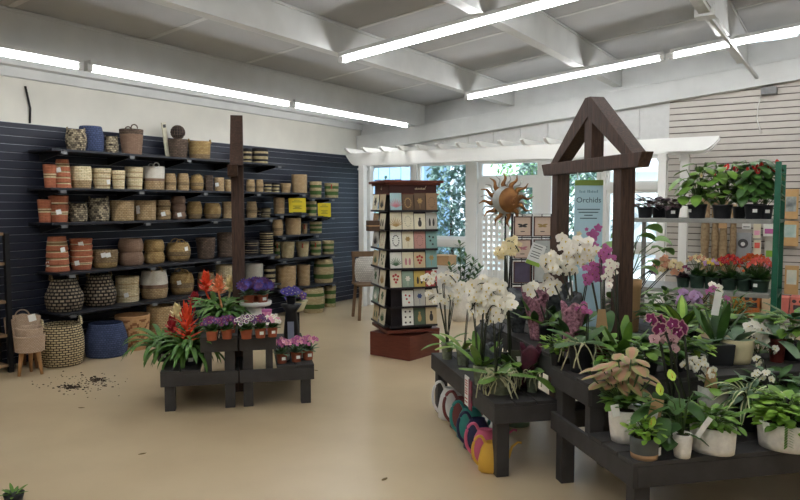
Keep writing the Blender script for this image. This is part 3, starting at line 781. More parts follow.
# ------------------------------------------------------------------ black rack at the left edge
b = onz(11, 372, 0)
t = thing('display_rack', 'black metal rack with wooden shelves cut off by the left edge', 'rack', (b.x, b.y, 0))
hh = onz(10.5, 372, 0); zt = CAM.z + (ray(10.5, 233).z / math.hypot(*ray(10.5, 233)[:2])) * (hh - CAM).xy.length
for (dx, dy) in ((0, 0), (.0, -.75), (.36, -.75), (-.2, 0)):
    if dx == .36: continue
    part('post', MB().b2((dx - .02, dy - .02, 0), (dx + .02, dy + .02, zt)), M_black, t)
for z in (.05, .32, .62, .96, zt - .02):
    s = part('shelf', MB().b2((-.19, -.74, z), (.0, -.02, z + .025)), mat('rack_wood', (150, 122, 92), .6), t)
for z, l in ((.345, 'bottom'), (.645, 'middle'), (.985, 'upper')):
    pp = Vector((b.x - .1, b.y - .26, z))
    q = thing('black_pot', 'dark pot with white tag on the %s shelf of the black rack' % l, 'pot', pp)
    part('body', basket_mesh('cone', .15, .16, [M_bpot]), [M_bpot], q, True)
    part('tag', MB().box((.09, .03, .15), (.004, .06, .08)), M_tag, q, rot=(0, 0, -.3))

# spilled soil on the floor
mb = MB(); rr = random.Random(5)
for i in range(420):
    if rr.random() < .62: c = (71 + rr.gauss(0, 5), 387 + rr.gauss(0, 1.2)) if rr.random() < .5 else (98 + rr.gauss(0, 5), 380 + rr.gauss(0, 1.1))
    else: c = (84 + rr.gauss(0, 20), 384 + rr.gauss(0, 5))
    pp = onz(c[0], c[1], 0); r = rr.uniform(.003, .012) * (1 if i % 7 else 1.3)
    mb.lathe([(r, 0), (r * .7, r * .35), (.0005, r * .5)], 5, 1, rr.uniform(.5, 1), c=(pp.x, pp.y, .0))
o = part('spilled_soil', mb, M_soil); tag(o, 'dark potting soil spilled on the floor in front of the navy basket', 'soil', kind='stuff')
for (x, y, l) in ((78, 408, 'below the soil spill'), (138, 455, 'at lower left'), (387, 478, 'near the bottom centre'), (318, 371, 'right of the small violet table')):
    pp = onz(x, y, 0)
    o = part('fallen_leaf', MB().leaf((0, 0, .004), rr.uniform(0, 6), .1, .05, .025, .3), mat('dry_leaf', (110, 92, 52), .8)); o.location = (pp.x, pp.y, 0)
    tag(o, 'small dry leaf lying on the floor ' + l, 'leaf')
# ================================================================== TIERED DISPLAY STANDS AND TIMBER ARCHES
A45 = math.radians(45)
def stand(O, A, B, Wd, wl, L, zl, zh, label, flip=False):
    """O corner, A unit vector across, B unit vector along; low step a in [0, wl], high step a in [wl, Wd]"""
    t = thing('tiered_stand', label, 'display stand', (O.x, O.y, 0), math.atan2(A.y, A.x))
    s = 1 if A.x * B.y - A.y * B.x > 0 else -1
    def bx(a0, a1, b0, b1, z0, z1, name, mb=None):
        lo = (a0, min(b0 * s, b1 * s), z0); hi = (a1, max(b0 * s, b1 * s), z1)
        if mb: return mb.b2(lo, hi)
        return part(name, MB().b2(lo, hi), M_char, t, bevel=.003)
    ap = .095; th = .022; lg = .075
    def deck(a0, a1, z, name):
        mb = MB(); n = max(2, round((a1 - a0) / .14)); w = (a1 - a0 + .004) / n
        for i in range(n): bx(a0 + i * w, a0 + (i + 1) * w - .008, 0, L, z - .018, z, '', mb)
        part(name, mb, M_char, t, bevel=.002)
    deck(0, wl, zl, 'lower_deck'); deck(wl, Wd, zh, 'upper_deck')
    for z, a0, a1 in ((zl, 0, Wd), (zh, wl, Wd)):
        zt = z - .019
        bx(a0, a1, 0, th, zt - ap, zt, 'end_rail'); bx(a0, a1, L - th, L, zt - ap, zt, 'end_rail')
        bx(a0, a0 + th, th, L - th, zt - ap, zt, 'side_rail'); bx(a1 - th, a1, th, L - th, zt - ap, zt, 'side_rail')
    for b in (th + .002, L - th - lg - .002):
        bx(th + .002, th + lg, b, b + lg, 0, zl - .019, 'leg')
        bx(Wd - th - lg, Wd - th - .002, b, b + lg, 0, zh - .019, 'leg')
        bx(wl + .002 + th, wl + lg, b, b + lg, zl - .019 - ap, zh - .019, 'short_post')
    return t
def unit(ang): return Vector((math.cos(ang), math.sin(ang), 0))
EA = unit(A45); EB = unit(3 * A45)
OL = Vector((2.404, -5.845, 0)); OR = Vector((4.93, -5.66, 0))
def L_(a, b, z=0): return OL + EA * a + EB * b + Vector((0, 0, z))
def R_(a, b, z=0): return OR + EA * a + EB * b + Vector((0, 0, z))
ZL0, ZL1 = .30, .54; ZB0, ZB1 = .42, .65; ZF0, ZF1 = .39, .63
stand(L_(0, 0), EA, EB, .545, .28, 1.3, ZL0, ZL1, 'charcoal two-step stand of the small island, left half carrying bromeliads')
stand(L_(1.10, 0), -EA, EB, .545, .28, 1.3, ZL0, ZL1, 'charcoal two-step stand of the small island, right half with terracotta pots')
stand(R_(0, 0), EA, EB, .76, .37, 1.32, ZB0, ZB1, 'charcoal two-step stand of the orchid island, with watering cans beneath')
stand(R_(1.92, 0), -EA, EB, .76, .37, 1.32, ZB0, ZB1, 'charcoal two-step stand of the orchid island hidden behind the plants at right')
stand(R_(.31, -.865), EB, EA, .83, .41, 1.62, ZF0, ZF1, 'charcoal two-step stand nearest the camera at lower right, with white pots')

def arch(fn, a, b0, label, z1=1.71, zt=2.195):
    L = 1.36; o = fn(a, b0)
    t = thing('timber_arch', label, 'arch', (o.x, o.y, 0), math.atan2(EB.y, EB.x))
    w = .095
    # local x runs along the arch
    part('crossbar', MB().prism([(.045, z1), (0, z1 + .085), (L, z1 + .085), (L - .045, z1)], .04, .115), M_brown, t, bevel=.004)
    for x in (.25, L - .15 - w):
        part('post', MB().b2((x, .0, 0), (x + w, .095, z1 + .085)), M_brown, t, bevel=.004)
    zb = z1 + .085
    m = L / 2
    for s in (-1, 1):
        P = [(m + s * .035, zt), (m + s * (L / 2 - .13), zb), (m + s * (L / 2 - .25), zb), (m + s * .0, zt - .13), (m, zt)]
        if s > 0: P = P[::-1]
        part('brace', MB().prism(P, 0, .1), M_brown, t, bevel=.003)
    part('king_post', MB().b2((m - .05, .003, z1 + .0), (m + .05, .092, zt - .12)), M_brown, t, bevel=.003)
    return t
arch(L_, .60, .21, 'dark stained timber arch seen edge-on rising from the small violet island', zt=2.24)
arch(R_, .985, .03, 'dark stained house-shaped timber arch with the hanging blue orchid sign')

# hanging orchid sign
M_sky = mat('sign_light_blue', (186, 218, 230), .5, var=.03, scale=3); M_sgreen = mat('sign_green', (134, 158, 74), .5, var=.03); M_sdark = mat('sign_teal_print', (58, 84, 104), .6)
x0 = R_(.955, .78, 1.70)
D = depth(x0); cpx = atd(589, 180, D)
base = Vector((cpx.x, cpx.y, 0))
zt = cpx.z; sw = 27.5 * D / FPX; sh = 1.0
t = thing('hanging_sign', 'light blue hanging orchid sign with green top strip inside the timber arch', 'sign', (base.x, base.y, 0), YAW + math.radians(-8))
part('panel', MB().b2((-sw / 2, -.003, zt - sh), (sw / 2, .003, zt - .035)), M_sky, t)
part('top_strip', MB().b2((-sw / 2, -.006, zt - .036), (sw / 2, .006, zt)), M_sgreen, t)
part('cord', MB().tube([(-sw * .4, 0, zt), (-sw * .4, 0, zt + .05)], .003, 5).tube([(sw * .4, 0, zt), (sw * .4, 0, zt + .05)], .003, 5), M_vinyl, t)
RX = (PI / 2, 0, 0)
text_part('lettering', 'Orchids', sw * .27, M_sdark, t, (0, -.005, zt - .135), RX)
mb = MB()
pm = MB()
for i, hh_ in enumerate((.5, .3, .3, .4, 0, .5, .5, .3, .4, .3, .3, .5)):
    if hh_: pm.b2((-sw * .33 + i * sw * .056, -.0045, zt - .085), (-sw * .33 + i * sw * .056 + sw * .034, -.0035, zt - .085 + sw * .2 * hh_))
part('small_print', pm, mat('sign_pale_print', (120, 160, 176), .6), t)
for z, ww in ((.195, .8), (.215, .7), (.235, .3), (.255, .6)): mb.b2((-sw * ww / 2, -.0045, zt - z - .004), (sw * ww / 2, -.0035, zt - z + .002))
part('small_print', mb, M_sdark, t)
mb = MB()
for (cx, cz, r) in ((.03, -.37, .045), (.065, -.32, .03), (.0, -.41, .026), (-.01, -.33, .014), (.045, -.44, .03)):
    for k in range(5):
        a = k * 2 * PI / 5 + .3
        mb.petal((cx, -.0045, zt + cz), (math.cos(a), 0, math.sin(a)), (0, -1, 0), r, r * .8, 0, 0)
part('printed_flower', mb, P_mag, t)
mb = MB()
for (cx, cz, r) in ((-.07, -.42, .04), (-.03, -.47, .035), (-.06, -.36, .02)):
    for k in range(5):
        a = k * 2 * PI / 5; mb.petal((cx, -.0045, zt + cz), (math.cos(a), 0, math.sin(a)), (0, -1, 0), r, r * .8, 0, 0)
part('printed_flower', mb, P_cream, t)

# ================================================================== GREETING CARD SPINNER
M_cherry = mat('cherry_wood', (98, 48, 38), .45, alt=(116, 60, 46), scale=8, aniso=(1, 1, 8)); M_cherryd = mat('cherry_dark', (70, 36, 32), .45, var=.1)
M_wood2 = mat('spinner_panel', (40, 34, 38), .6)
cpt = atd(405, 345, 6.85)
t = thing('card_spinner', 'tall revolving greeting card spinner with cherry wood base and crown', 'card spinner', (cpt.x, cpt.y, 0), 0)
SPA = YAW + math.radians(17.6)     # spinner front face turn
s = .48
def ring(z0, z1, h0, h1=None, ang=0):
    h1 = h1 or h0
    return MB().lathe([(.001, z0), (h0 * 1.4142, z0), (h1 * 1.4142, z1), (.001, z1)], 4)
part('base', MB().b2((-.25, -.25, 0), (.25, .25, .235)), M_cherry, t, rot=(0, 0, YAW + math.radians(-38)), bevel=.006)
part('turntable', MB().lathe([(.001, .236), (.16, .236), (.16, .262), (.001, .262)], 24), M_black, t)
rr = (0, 0, SPA)
zb = .262; ztp = 1.60
q = part('tray', MB().b2((-s / 2 - .03, -s / 2 - .03, zb), (s / 2 + .03, s / 2 + .03, zb + .03)), M_cherry, t, rot=rr, bevel=.004)
part('core', MB().b2((-s / 2 + .03, -s / 2 + .03, zb + .03), (s / 2 - .03, s / 2 - .03, ztp)), M_wood2, t, rot=rr)
part('crown', MB().b2((-s / 2, -s / 2, ztp), (s / 2, s / 2, ztp + .1)), M_cherryd, t, rot=rr)
part('cornice', MB().b2((-s / 2 - .055, -s / 2 - .055, ztp + .1), (s / 2 + .055, s / 2 + .055, ztp + .125)).b2((-s / 2 - .03, -s / 2 - .03, ztp + .08), (s / 2 + .03, s / 2 + .03, ztp + .1)), M_cherry, t, rot=rr, bevel=.004)
part('cornice', MB().b2((-s / 2 - .02, -s / 2 - .02, ztp - .012), (s / 2 + .02, s / 2 + .02, ztp)), M_cherry, t, rot=rr)
RM = Matrix.Rotation(SPA, 3, 'Z')
fp = RM @ Vector((.02, -s / 2 - .004, ztp + .05))
def gilt_marks(n):
    g_ = MB()
    for i in range(n): g_.b2((.012 * i, -.001, -.012), (.012 * i + .007, .001, -.012 + (.012, .018, .01, .014)[i % 4]))
    g_.beam((.012 * n - .006, 0, .004), (.012 * n + .006, 0, .024), .0015, .004)
    return g_
part('gilt_lettering', gilt_marks(9), mat('gilt', (206, 190, 160), .5), t, loc=fp, rot=(0, 0, SPA))
fp = RM @ Vector((-s / 2 - .004, .02, ztp + .05))
part('gilt_lettering', gilt_marks(3), MATS['gilt'], t, loc=fp, rot=(0, 0, SPA - PI / 2))
M_wire = mat('clear_rack', (48, 44, 48), .3)
NR = 7; rh = (ztp - zb - .05) / NR
cardcols = {'cream': (226, 218, 192), 'sage': (150, 172, 154), 'brown': (104, 82, 62), 'white': (230, 230, 222), 'teal': (130, 166, 160), 'pinkish': (190, 142, 130), 'sand': (206, 186, 148), 'red': (196, 92, 88), 'grey': (190, 188, 178), 'green': (84, 100, 80), 'blue': (168, 200, 204), 'yellow': (206, 180, 96), 'kraft': (150, 120, 90)}
CM = {k: mat('card_' + k, v, .6, var=.04, scale=30) for k, v in cardcols.items()}
INK = {k: mat('ink_' + k, v, .6) for k, v in {'red': (176, 60, 56), 'green': (80, 110, 80), 'dark': (60, 56, 56), 'gold': (176, 144, 90), 'blue': (70, 90, 140), 'rose': (200, 130, 140), 'white': (236, 234, 226)}.items()}
# rows from the top: front face columns, (colour, motif, ink)
FR = [
    [('blue', 'spray', 'rose'), ('brown', 'wreath', 'gold'), ('brown', 'flower', 'gold'), ('kraft', 'ring', 'dark')],
    [('cream', 'spray', 'gold'), ('cream', 'ring', 'dark'), ('cream', 'bird', 'dark'), ('grey', 'twins', 'dark')],
    [('white', 'wreath', 'dark'), ('cream', 'flower', 'gold'), ('pinkish', 'ring', 'dark'), ('teal', 'dots', 'dark')],
    [('white', 'spray', 'green'), ('cream', 'twins', 'rose'), ('sand', 'bouquet', 'red'), ('teal', 'flower', 'gold')],
    [('cream', 'bouquet', 'red'), ('sage', 'flower', 'white'), ('yellow', 'twins', 'dark'), ('red', 'spray', 'white')],
    [None, ('white', 'dots', 'red'), ('grey', 'flower', 'blue'), ('cream', 'ring', 'rose')],
    [None, ('white', 'six', 'dark'), ('green', 'bird', 'gold'), ('sand', 'bird', 'dark')]]
LF = [[('cream', 'flower', 'dark'), ('sand', 'spray', 'dark')], [('kraft', 'ring', 'dark'), ('cream', 'twins', 'dark')], [('grey', 'spray', 'dark'), ('cream', 'ring', 'red')], [('sand', 'spray', 'green'), ('cream', 'dots', 'green')],
      [('grey', 'flower', 'green'), ('cream', 'spray', 'gold')], [('sage', 'spray', 'white'), ('cream', 'flower', 'green')], [('sand', 'twins', 'green'), ('cream', 'spray', 'green')]]
def motif(mb, kind, w, h):
    y = -.0022
    def dot(x, z, r): mb.face([mb.vert((x + r * math.cos(2 * PI * k / 8), y, z + r * math.sin(2 * PI * k / 8))) for k in range(8)])
    if kind == 'spray':
        for i in range(9): mb.petal((0, y, -h * .28), (math.sin((i - 4) * .28), 0, math.cos((i - 4) * .28)), (0, -1, 0), h * (.5 - .02 * abs(i - 4)), w * .07, 0)
    elif kind in ('wreath', 'ring'):
        n = 14
        for i in range(n):
            a = 2 * PI * i / n; dot(w * .27 * math.cos(a), h * .27 * math.sin(a), w * (.055 if kind == 'wreath' else .03))
    elif kind == 'flower':
        for i in range(6): a = PI * i / 3; mb.petal((0, y, h * .08), (math.cos(a), 0, math.sin(a)), (0, -1, 0), w * .24, w * .16, 0)
        mb.box((0, y, -h * .2), (w * .03, .0004, h * .3))
    elif kind == 'bird':
        mb.petal((0, y, -h * .26), (0, 0, 1), (0, -1, 0), h * .42, w * .34, 0); dot(0, h * .2, w * .1)
    elif kind == 'twins':
        for x in (-w * .17, w * .17): mb.petal((x, y, -h * .25), (0, 0, 1), (0, -1, 0), h * .42, w * .2, 0)
    elif kind == 'dots':
        for (x, z) in ((-.18, .22), (-.1, 0), (.15, .18), (.1, -.2)): dot(w * x, h * z, w * .09)
    elif kind == 'six':
        for x in (-.2, .2):
            for z in (-.28, 0, .28): dot(w * x, h * z, w * .09)
    elif kind == 'bouquet':
        for (x, z) in ((-.2, .2), (0, .26), (.2, .18), (-.12, .02), (.12, 0), (0, -.14)): dot(w * x, h * z, w * .11)
    return mb
ORD = ['top', 'second', 'third', 'fourth', 'fifth', 'sixth', 'bottom']
crd = random.Random(11)
for r in range(NR):
    z0 = ztp - .02 - rh * (r + 1) + .035
    for face, cols in ((0, FR[r]), (1, LF[r])):
        n = len(cols)
        ang = SPA if face == 0 else SPA - PI / 2
        M3 = Matrix.Rotation(ang, 3, 'Z')
        pl = M3 @ Vector((0, -s / 2 - .008, z0 - .006))
        part('card_pocket', MB().b2((-s / 2, -s / 2 - .046, z0 - .008), (s / 2, -s / 2 + .03, z0 - .004)).b2((-s / 2, -s / 2 - .048, z0 - .008), (s / 2, -s / 2 - .046, z0 + .012)), M_wire, t, rot=(0, 0, ang))
        for c, spec in enumerate(cols):
            if not spec: continue
            cw = .113 if n == 4 else .19; ch = crd.choice((.184, .176, .165))
            lx = (c - (n - 1) / 2) * (s / n)
            loc = t.location + M3 @ Vector((lx, -s / 2 - .030, z0 + ch / 2 - .003))
            col, mo, ink = spec
            side = 'front' if face == 0 else 'left'
            posn = (['leftmost', 'second from left', 'third from left', 'rightmost'][c] if n == 4 else ['rear', 'front'][c])
            q = thing('greeting_card', '%s card with %s %s motif, %s, %s row, spinner %s face' % (col if col != 'pinkish' else 'pink', ink, {'six': 'six-dot', 'twins': 'twin', 'dots': 'dotted'}.get(mo, mo), posn, ORD[r], side), 'greeting card', loc, ang, 'greeting cards on the spinner')
            part('card', MB().b2((-cw / 2, -.0018, -ch / 2), (cw / 2, .0018, ch / 2)), CM[col], q, rot=(-.12, 0, 0))
            if mo == 'six':
                dm = MB(); dm.face([dm.vert((cw * .09 * math.cos(2 * PI * k / 8), 0, cw * .09 * math.sin(2 * PI * k / 8))) for k in range(8)]); dme = dm.mesh('printed_dot', [INK[ink]])
                for xx_ in (-.2, .2):
                    for zz_ in (-.28, 0, .28): place('printed_dot', dme, q, (cw * xx_, -.0024 + .12 * ch * zz_, ch * zz_), (-.12, 0, 0))
            else:
                part('printed_motif', motif(MB(), mo, cw, ch), INK[ink], q, rot=(-.12, 0, 0))
# carved brown box hanging at the spinner's left edge
p = atd(373, 231, 6.55)
t = thing('wooden_crate', 'small dark brown wooden box at the left edge of the card spinner', 'box', (p.x, p.y, p.z), SPA)
part('body', MB().b2((-.055, -.05, 0), (.055, .05, .1)), mat('crate_brown', (84, 64, 50), .7, var=.15), t, bevel=.004)
part('band', MB().b2((-.057, -.052, .045), (.057, .052, .055)), M_kraft, t)
part('hook', MB().tube([(0, .05, .08), (.04, .14, .08)], .006, 5), M_black, t)

# easel chair with a cushion left of the spinner
p = onz(369, 318, 0)
t = thing('wooden_chair', 'small wooden chair holding a pale cushion left of the card spinner', 'chair', (p.x, p.y, 0), YAW + .3)
M_chair = mat('chair_oak', (118, 92, 68), .6, var=.15)
for dx in (-.16, .16):
    for dy in (-.16, .16):
        part('leg', MB().beam((dx * 1.1, dy * 1.1, 0), (dx * .9, dy * .9, .44), .035, .035), M_chair, t)
part('seat', MB().b2((-.19, -.19, .44), (.19, .19, .465)), M_chair, t, bevel=.005)
part('backrest', MB().b2((-.18, .16, .465), (-.15, .19, .86)).b2((.15, .16, .465), (.18, .19, .86)).b2((-.19, .155, .80), (.19, .195, .87)), M_chair, t)
q = thing('cushion', 'pale patterned cushion standing on the wooden chair', 'cushion', (p.x, p.y, .466), YAW + .3)
mb = MB(); pr = []
for i in range(9):
    for j in range(9):
        u, v = -1 + i / 4, -1 + j / 4; mb.vert((u * .17 * (1 - .1 * v * v), .09 - .06 * (1 - u * u) * (1 - v * v) - .0, .17 + v * .165 * (1 - .1 * u * u)), (u * .2, v * .2))
for i in range(8):
    for j in range(8): mb.face((i * 9 + j, (i + 1) * 9 + j, (i + 1) * 9 + j + 1, i * 9 + j + 1))
n0 = len(mb.v)
for i in range(9):
    for j in range(9):
        u, v = -1 + i / 4, -1 + j / 4; mb.vert((u * .17 * (1 - .1 * v * v), .091 + .05 * (1 - u * u) * (1 - v * v), .17 + v * .165 * (1 - .1 * u * u)), (u * .2, v * .2))
for i in range(8):
    for j in range(8): mb.face((n0 + i * 9 + j, n0 + i * 9 + j + 1, n0 + (i + 1) * 9 + j + 1, n0 + (i + 1) * 9 + j))
part('cover', mb, weave('cushion_cloth', (214, 212, 204), (196, 194, 186), (140, 138, 134), .03, .03, .2), q, True)

# ================================================================== SUN ORNAMENT ON A STAKE
M_cop = mat('copper_metal', (164, 116, 68), .5, alt=(118, 80, 50), metal=.6, scale=8); M_silv = mat('zinc_metal', (168, 170, 164), .45, metal=.5, var=.15)
c = atd(506, 200, 6.3)
t = thing('sun_moon_ornament', 'copper and zinc sun and moon garden ornament with wavy rays', 'garden ornament', (c.x, c.y, 0), YAW)
R = .125
mb = MB()
for k in range(12):
    a = 2 * PI * k / 12 + .1; L = .135
    pts = [];
    for i in range(9):
        u = i / 8; rr_ = R * .92 + L * u; off = .016 * math.sin(u * 7) * (1 - u * .4)
        pts.append((rr_ * math.cos(a) - off * math.sin(a), -.004, c.z + rr_ * math.sin(a) + off * math.cos(a)))
    wv = [.024 * (1 - i / 8) + .003 for i in range(9)]
    f = []
    for P, wq in zip(pts, wv):
        f.append((mb.vert((P[0] - wq * math.sin(a), -.006, P[2] + wq * math.cos(a))), mb.vert((P[0] + wq * math.sin(a), -.006, P[2] - wq * math.cos(a))), mb.vert((P[0], -.018, P[2])), mb.vert((P[0], .004, P[2]))))
    for i in range(8):
        A_, B_ = f[i], f[i + 1]
        for (u, v) in ((0, 2), (2, 1), (1, 3), (3, 0)): mb.face((A_[u], A_[v], B_[v], B_[u]))
part('ray', mb, M_cop, t, True)
mb = MB()
for k in range(12):
    a = 2 * PI * (k + .5) / 12 + .1
    pts = [((R * .9 + .12 * i / 8) * math.cos(a) - .012 * math.sin(i * .9) * math.sin(a), .01, c.z + (R * .9 + .12 * i / 8) * math.sin(a) + .012 * math.sin(i * .9) * math.cos(a)) for i in range(9)]
    mb.tube(pts, [.013 * (1 - i / 9) + .002 for i in range(9)], 5)
part('back_ray', mb, M_silv, t, True)
prof = [(.001, .045), (R * .5, .04), (R * .85, .022), (R, .0), (R * .98, -.008), (.001, -.01)]
def disc(mb, keep, m):
    seg = 40; rows = []
    for r, h in prof: rows.append([mb.vert((r * math.cos(2 * PI * k / seg), -h, c.z + r * math.sin(2 * PI * k / seg))) for k in range(seg)])
    for i in range(len(prof) - 1):
        for k in range(seg): mb.face((rows[i][k], rows[i][(k + 1) % seg], rows[i + 1][(k + 1) % seg], rows[i + 1][k]), m)
mb = MB(); disc(mb, 1, 0); part('sun_face', mb, M_cop, t, True)
mb = MB(); N = 24; out = []; inn = []
for i in range(N + 1):
    a = PI / 2 + .15 + (PI - .1) * i / N
    out.append(mb.vert((R * 1.02 * math.cos(a), -.02, c.z + R * 1.02 * math.sin(a))))
    inn.append(mb.vert((R * .25 + R * .98 * math.cos(a) * .85, -.052, c.z + R * .93 * math.sin(a))))
for i in range(N): mb.face((out[i], out[i + 1], inn[i + 1], inn[i]))
part('moon_face', mb, M_silv, t, True)
mb = MB()
for (x, z) in ((.045, .04), (.085, .035), (.065, -.045)): mb.blob((x, -.04, c.z + z), .012, sy=.5)
mb.blob((.062, -.048, c.z), .011, sz=2)
part('face_relief', mb, M_cop, t, True)
part('stake', MB().tube([(0, .02, 0), (0, .02, c.z)], .009, 6), M_black, t)
part('foot', MB().lathe([(.001, 0), (.12, 0), (.12, .012), (.001, .02)], 16, c=(0, .02, 0)), M_black, t)

# ================================================================== PICTURE RACK
p0 = atd(511, 330, 5.6); p1 = atd(550, 330, 5.6)
wv_ = (p1 - p0).length
t = thing('picture_rack', 'black wire rack of small framed pictures left of the timber arch', 'rack', (p0.x, p0.y, 0), math.atan2(p1.y - p0.y, p1.x - p0.x))
zt = atd(511, 214, 5.6).z
part('frame', MB().tube([(0, 0, 0), (0, 0, zt), (wv_, 0, zt), (wv_, 0, 0)], .009, 6).tube([(0, .3, 0), (0, .02, zt * .9)], .008, 6).tube([(wv_, .3, 0), (wv_, .02, zt * .9)], .008, 6), M_black, t)
mb = MB()
for z in (.25, .45, .65, .85, 1.05, 1.23): mb.tube([(0, -.01, z), (wv_, -.01, z)], .005, 5).tube([(0, -.06, z), (wv_, -.06, z)], .004, 5)
for i in range(5): mb.tube([(wv_ * i / 4, -.008, .2), (wv_ * i / 4, -.008, zt)], .004, 5)
part('wire_shelf', mb, M_black, t)
M_art = mat('art_paper', (220, 196, 176), .7, var=.05); M_art2 = mat('art_paper_grey', (196, 200, 196), .7, var=.06); M_pur = mat('art_purple', (92, 84, 104), .7)
def ang_local(t, v): return t.matrix_basis @ Vector(v)
RT = math.atan2(p1.y - p0.y, p1.x - p0.x)
for r, (za, zb_) in enumerate(((1.24, 1.40), (1.06, 1.215), (.86, 1.035), (.66, .83))):
    for cc in range(2):
        o3 = Matrix.Rotation(RT, 3, 'Z') @ Vector((wv_ * (.25 + .5 * cc), -.032, 0)) + Vector((p0.x, p0.y, 0))
        word = ('dragonfly', 'seahorse', 'shell', 'wave', 'plain dark', 'plain pale', 'plain lower', 'striped')[r * 2 + cc]
        q = thing('framed_picture', 'small framed picture with %s print, %s of the %s pair on the wire rack' % (word, ('left', 'right')[cc], ('top', 'second', 'third', 'lowest')[r]), 'picture', (o3.x, o3.y, za), RT)
        hh = zb_ - za; ww = wv_ * .44
        part('frame', MB().b2((-ww / 2, -.008, 0), (-ww / 2 + .008, .012, hh)).b2((ww / 2 - .008, -.008, 0), (ww / 2, .012, hh)).b2((-ww / 2 + .008, -.008, 0), (ww / 2 - .008, .012, .008)).b2((-ww / 2 + .008, -.008, hh - .008), (ww / 2 - .008, .012, hh)), mat('frame_walnut', (92, 62, 52), .5), q)
        part('print', MB().b2((-ww / 2 + .008, -.002, .008), (ww / 2 - .008, .01, hh - .008)), [M_art, M_art, M_art, M_art2, M_pur, M_art2, M_pur, M_art2][r * 2 + cc], q)
        mb = MB()
        if r < 2:
            for s_ in (-1, 1):
                mb.petal((0, -.004, hh * .55), (s_, 0, .25), (0, -1, 0), ww * .3, hh * .1, 0); mb.petal((0, -.004, hh * .5), (s_, 0, -.1), (0, -1, 0), ww * .25, hh * .08, 0)
            part('caption_line', MB().b2((-.12 * ww, -.0045, hh * .22), (.12 * ww, -.0035, hh * .26)), INK['dark'], q)
            part('motif', mb, [INK['dark'], INK['gold'], INK['rose'], INK['dark']][r * 2 + cc], q)
p = atd(532, 265, 5.3)
t = thing('clip_sign', 'tilted white plant information board with green edge in front of the wire rack', 'sign', (p.x, p.y, p.z), YAW)
part('board', MB().b2((-.055, -.004, .0), (.055, .004, .17)), M_tag, t, rot=(0, .35, 0))
part('green_edge', MB().b2((-.055, -.006, .0), (.055, -.004, .03)), G_lime, t, rot=(0, .35, 0))
mb = MB()
for z in (.06, .08, .1, .13, .15): mb.b2((-.04, -.0055, z), (.03, -.0045, z + .005))
part('lettering', mb, INK['dark'], t, rot=(0, .35, 0))
part('stick', MB().tube([(0, .008, .05), (0, .03, -p.z + .002)], .006, 6), M_black, t)

# ================================================================== BOXES AND PAPERS BELOW THE WINDOW
for (lo, hi, m, l, cat, nm) in (((1.45, -.42, 0), (1.95, -.1, .62), M_white, 'white low cabinet under the window right of the card spinner', 'cabinet', 'low_cabinet'), ((1.5, -.38, .62), (1.78, -.14, .76), M_kraft, 'cardboard box on the white cabinet under the window', 'box', 'cardboard_box')):
    t = thing(nm, l, cat, ((lo[0] + hi[0]) / 2, (lo[1] + hi[1]) / 2, lo[2])); dx, dy, dz = [(hi[i] - lo[i]) for i in range(3)]
    part('body', MB().b2((-dx / 2, -dy / 2, 0), (dx / 2, dy / 2, dz - .02)), m, t, bevel=.004)
    part('lid' if cat == 'box' else 'top', MB().b2((-dx / 2 - .01, -dy / 2 - .01, dz - .02), (dx / 2 + .01, dy / 2 + .01, dz)), m, t, bevel=.003)

# ================================================================== GREEN RACK AND WHAT HANGS BEHIND IT
M_rackg = mat('rack_green', (30, 92, 70), .4, var=.1); M_rshelf = mat('rack_shelf_grey', (150, 150, 146), .45, metal=.3)
XR0, XR1, YR0, YR1 = 4.88, 6.04, -2.70, -2.15
t = thing('plant_rack', 'green steel plant rack with two grey wire shelves', 'plant rack', (XR0, YR0, 0))
wx, wy = XR1 - XR0, YR1 - YR0
for (x, y) in ((0, 0), (wx, 0), (wx, wy), (0, wy)):
    if (x, y) != (0, 0) and (x, y) != (0, wy): part('post', MB().b2((x - .022, y - .02, 0), (x + .022, y + .02, 1.84)), M_rackg, t)
    elif y: part('post', MB().b2((x - .018, y - .015, 0), (x + .018, y + .015, 1.36)), M_rshelf, t)
for z in (.765, 1.375):
    part('shelf', MB().b2((-.02, -.02, z - .035), (wx - .03, wy, z)), M_rshelf, t, bevel=.004)
    part('end_bar', MB().b2((wx - .026, .02, z - .03), (wx + .026, wy - .02, z - .005)), M_rackg, t)
part('rail', MB().tube([(wx - .05, -.05, .60), (wx + 1.2, -.08, .62)], .02, 8), M_rackg, t)
part('post', MB().b2((wx + 1.15, -.1, 0), (wx + 1.2, -.06, 1.84)), M_rackg, t)
# cork bark poles standing against the slatwall
M_cork = mat('cork_bark', (132, 108, 82), .9, alt=(172, 150, 116), scale=30, bump=.8)
for i, (px, r, zt, l) in enumerate(((705, .045, 1.62, 'leftmost, pale and knobbly'), (715, .04, 1.6, 'second from the left'), (723, .045, 1.55, 'third, with a hanging tag'), (733, .035, 1.5, 'rightmost and darkest'))):
    p = ony(px, 240, -.25)
    t = thing('bark_pole', 'tall bark plant pole against the grey slatwall, ' + l, 'bark pole', (p.x, -.25, 0))
    mb = MB(); rg = random.Random(i)
    rows = []
    for k in range(26): rows.append((r * rg.uniform(.85, 1.1), zt * k / 25))
    mb.lathe([(.001, 0)] + rows + [(.001, zt)], 10)
    part('bark', mb, M_cork, t, True)
    if i == 2: part('hanging_tag', MB().box((0, -r - .01, 1.28), (.09, .006, .12)), M_kraft, t)
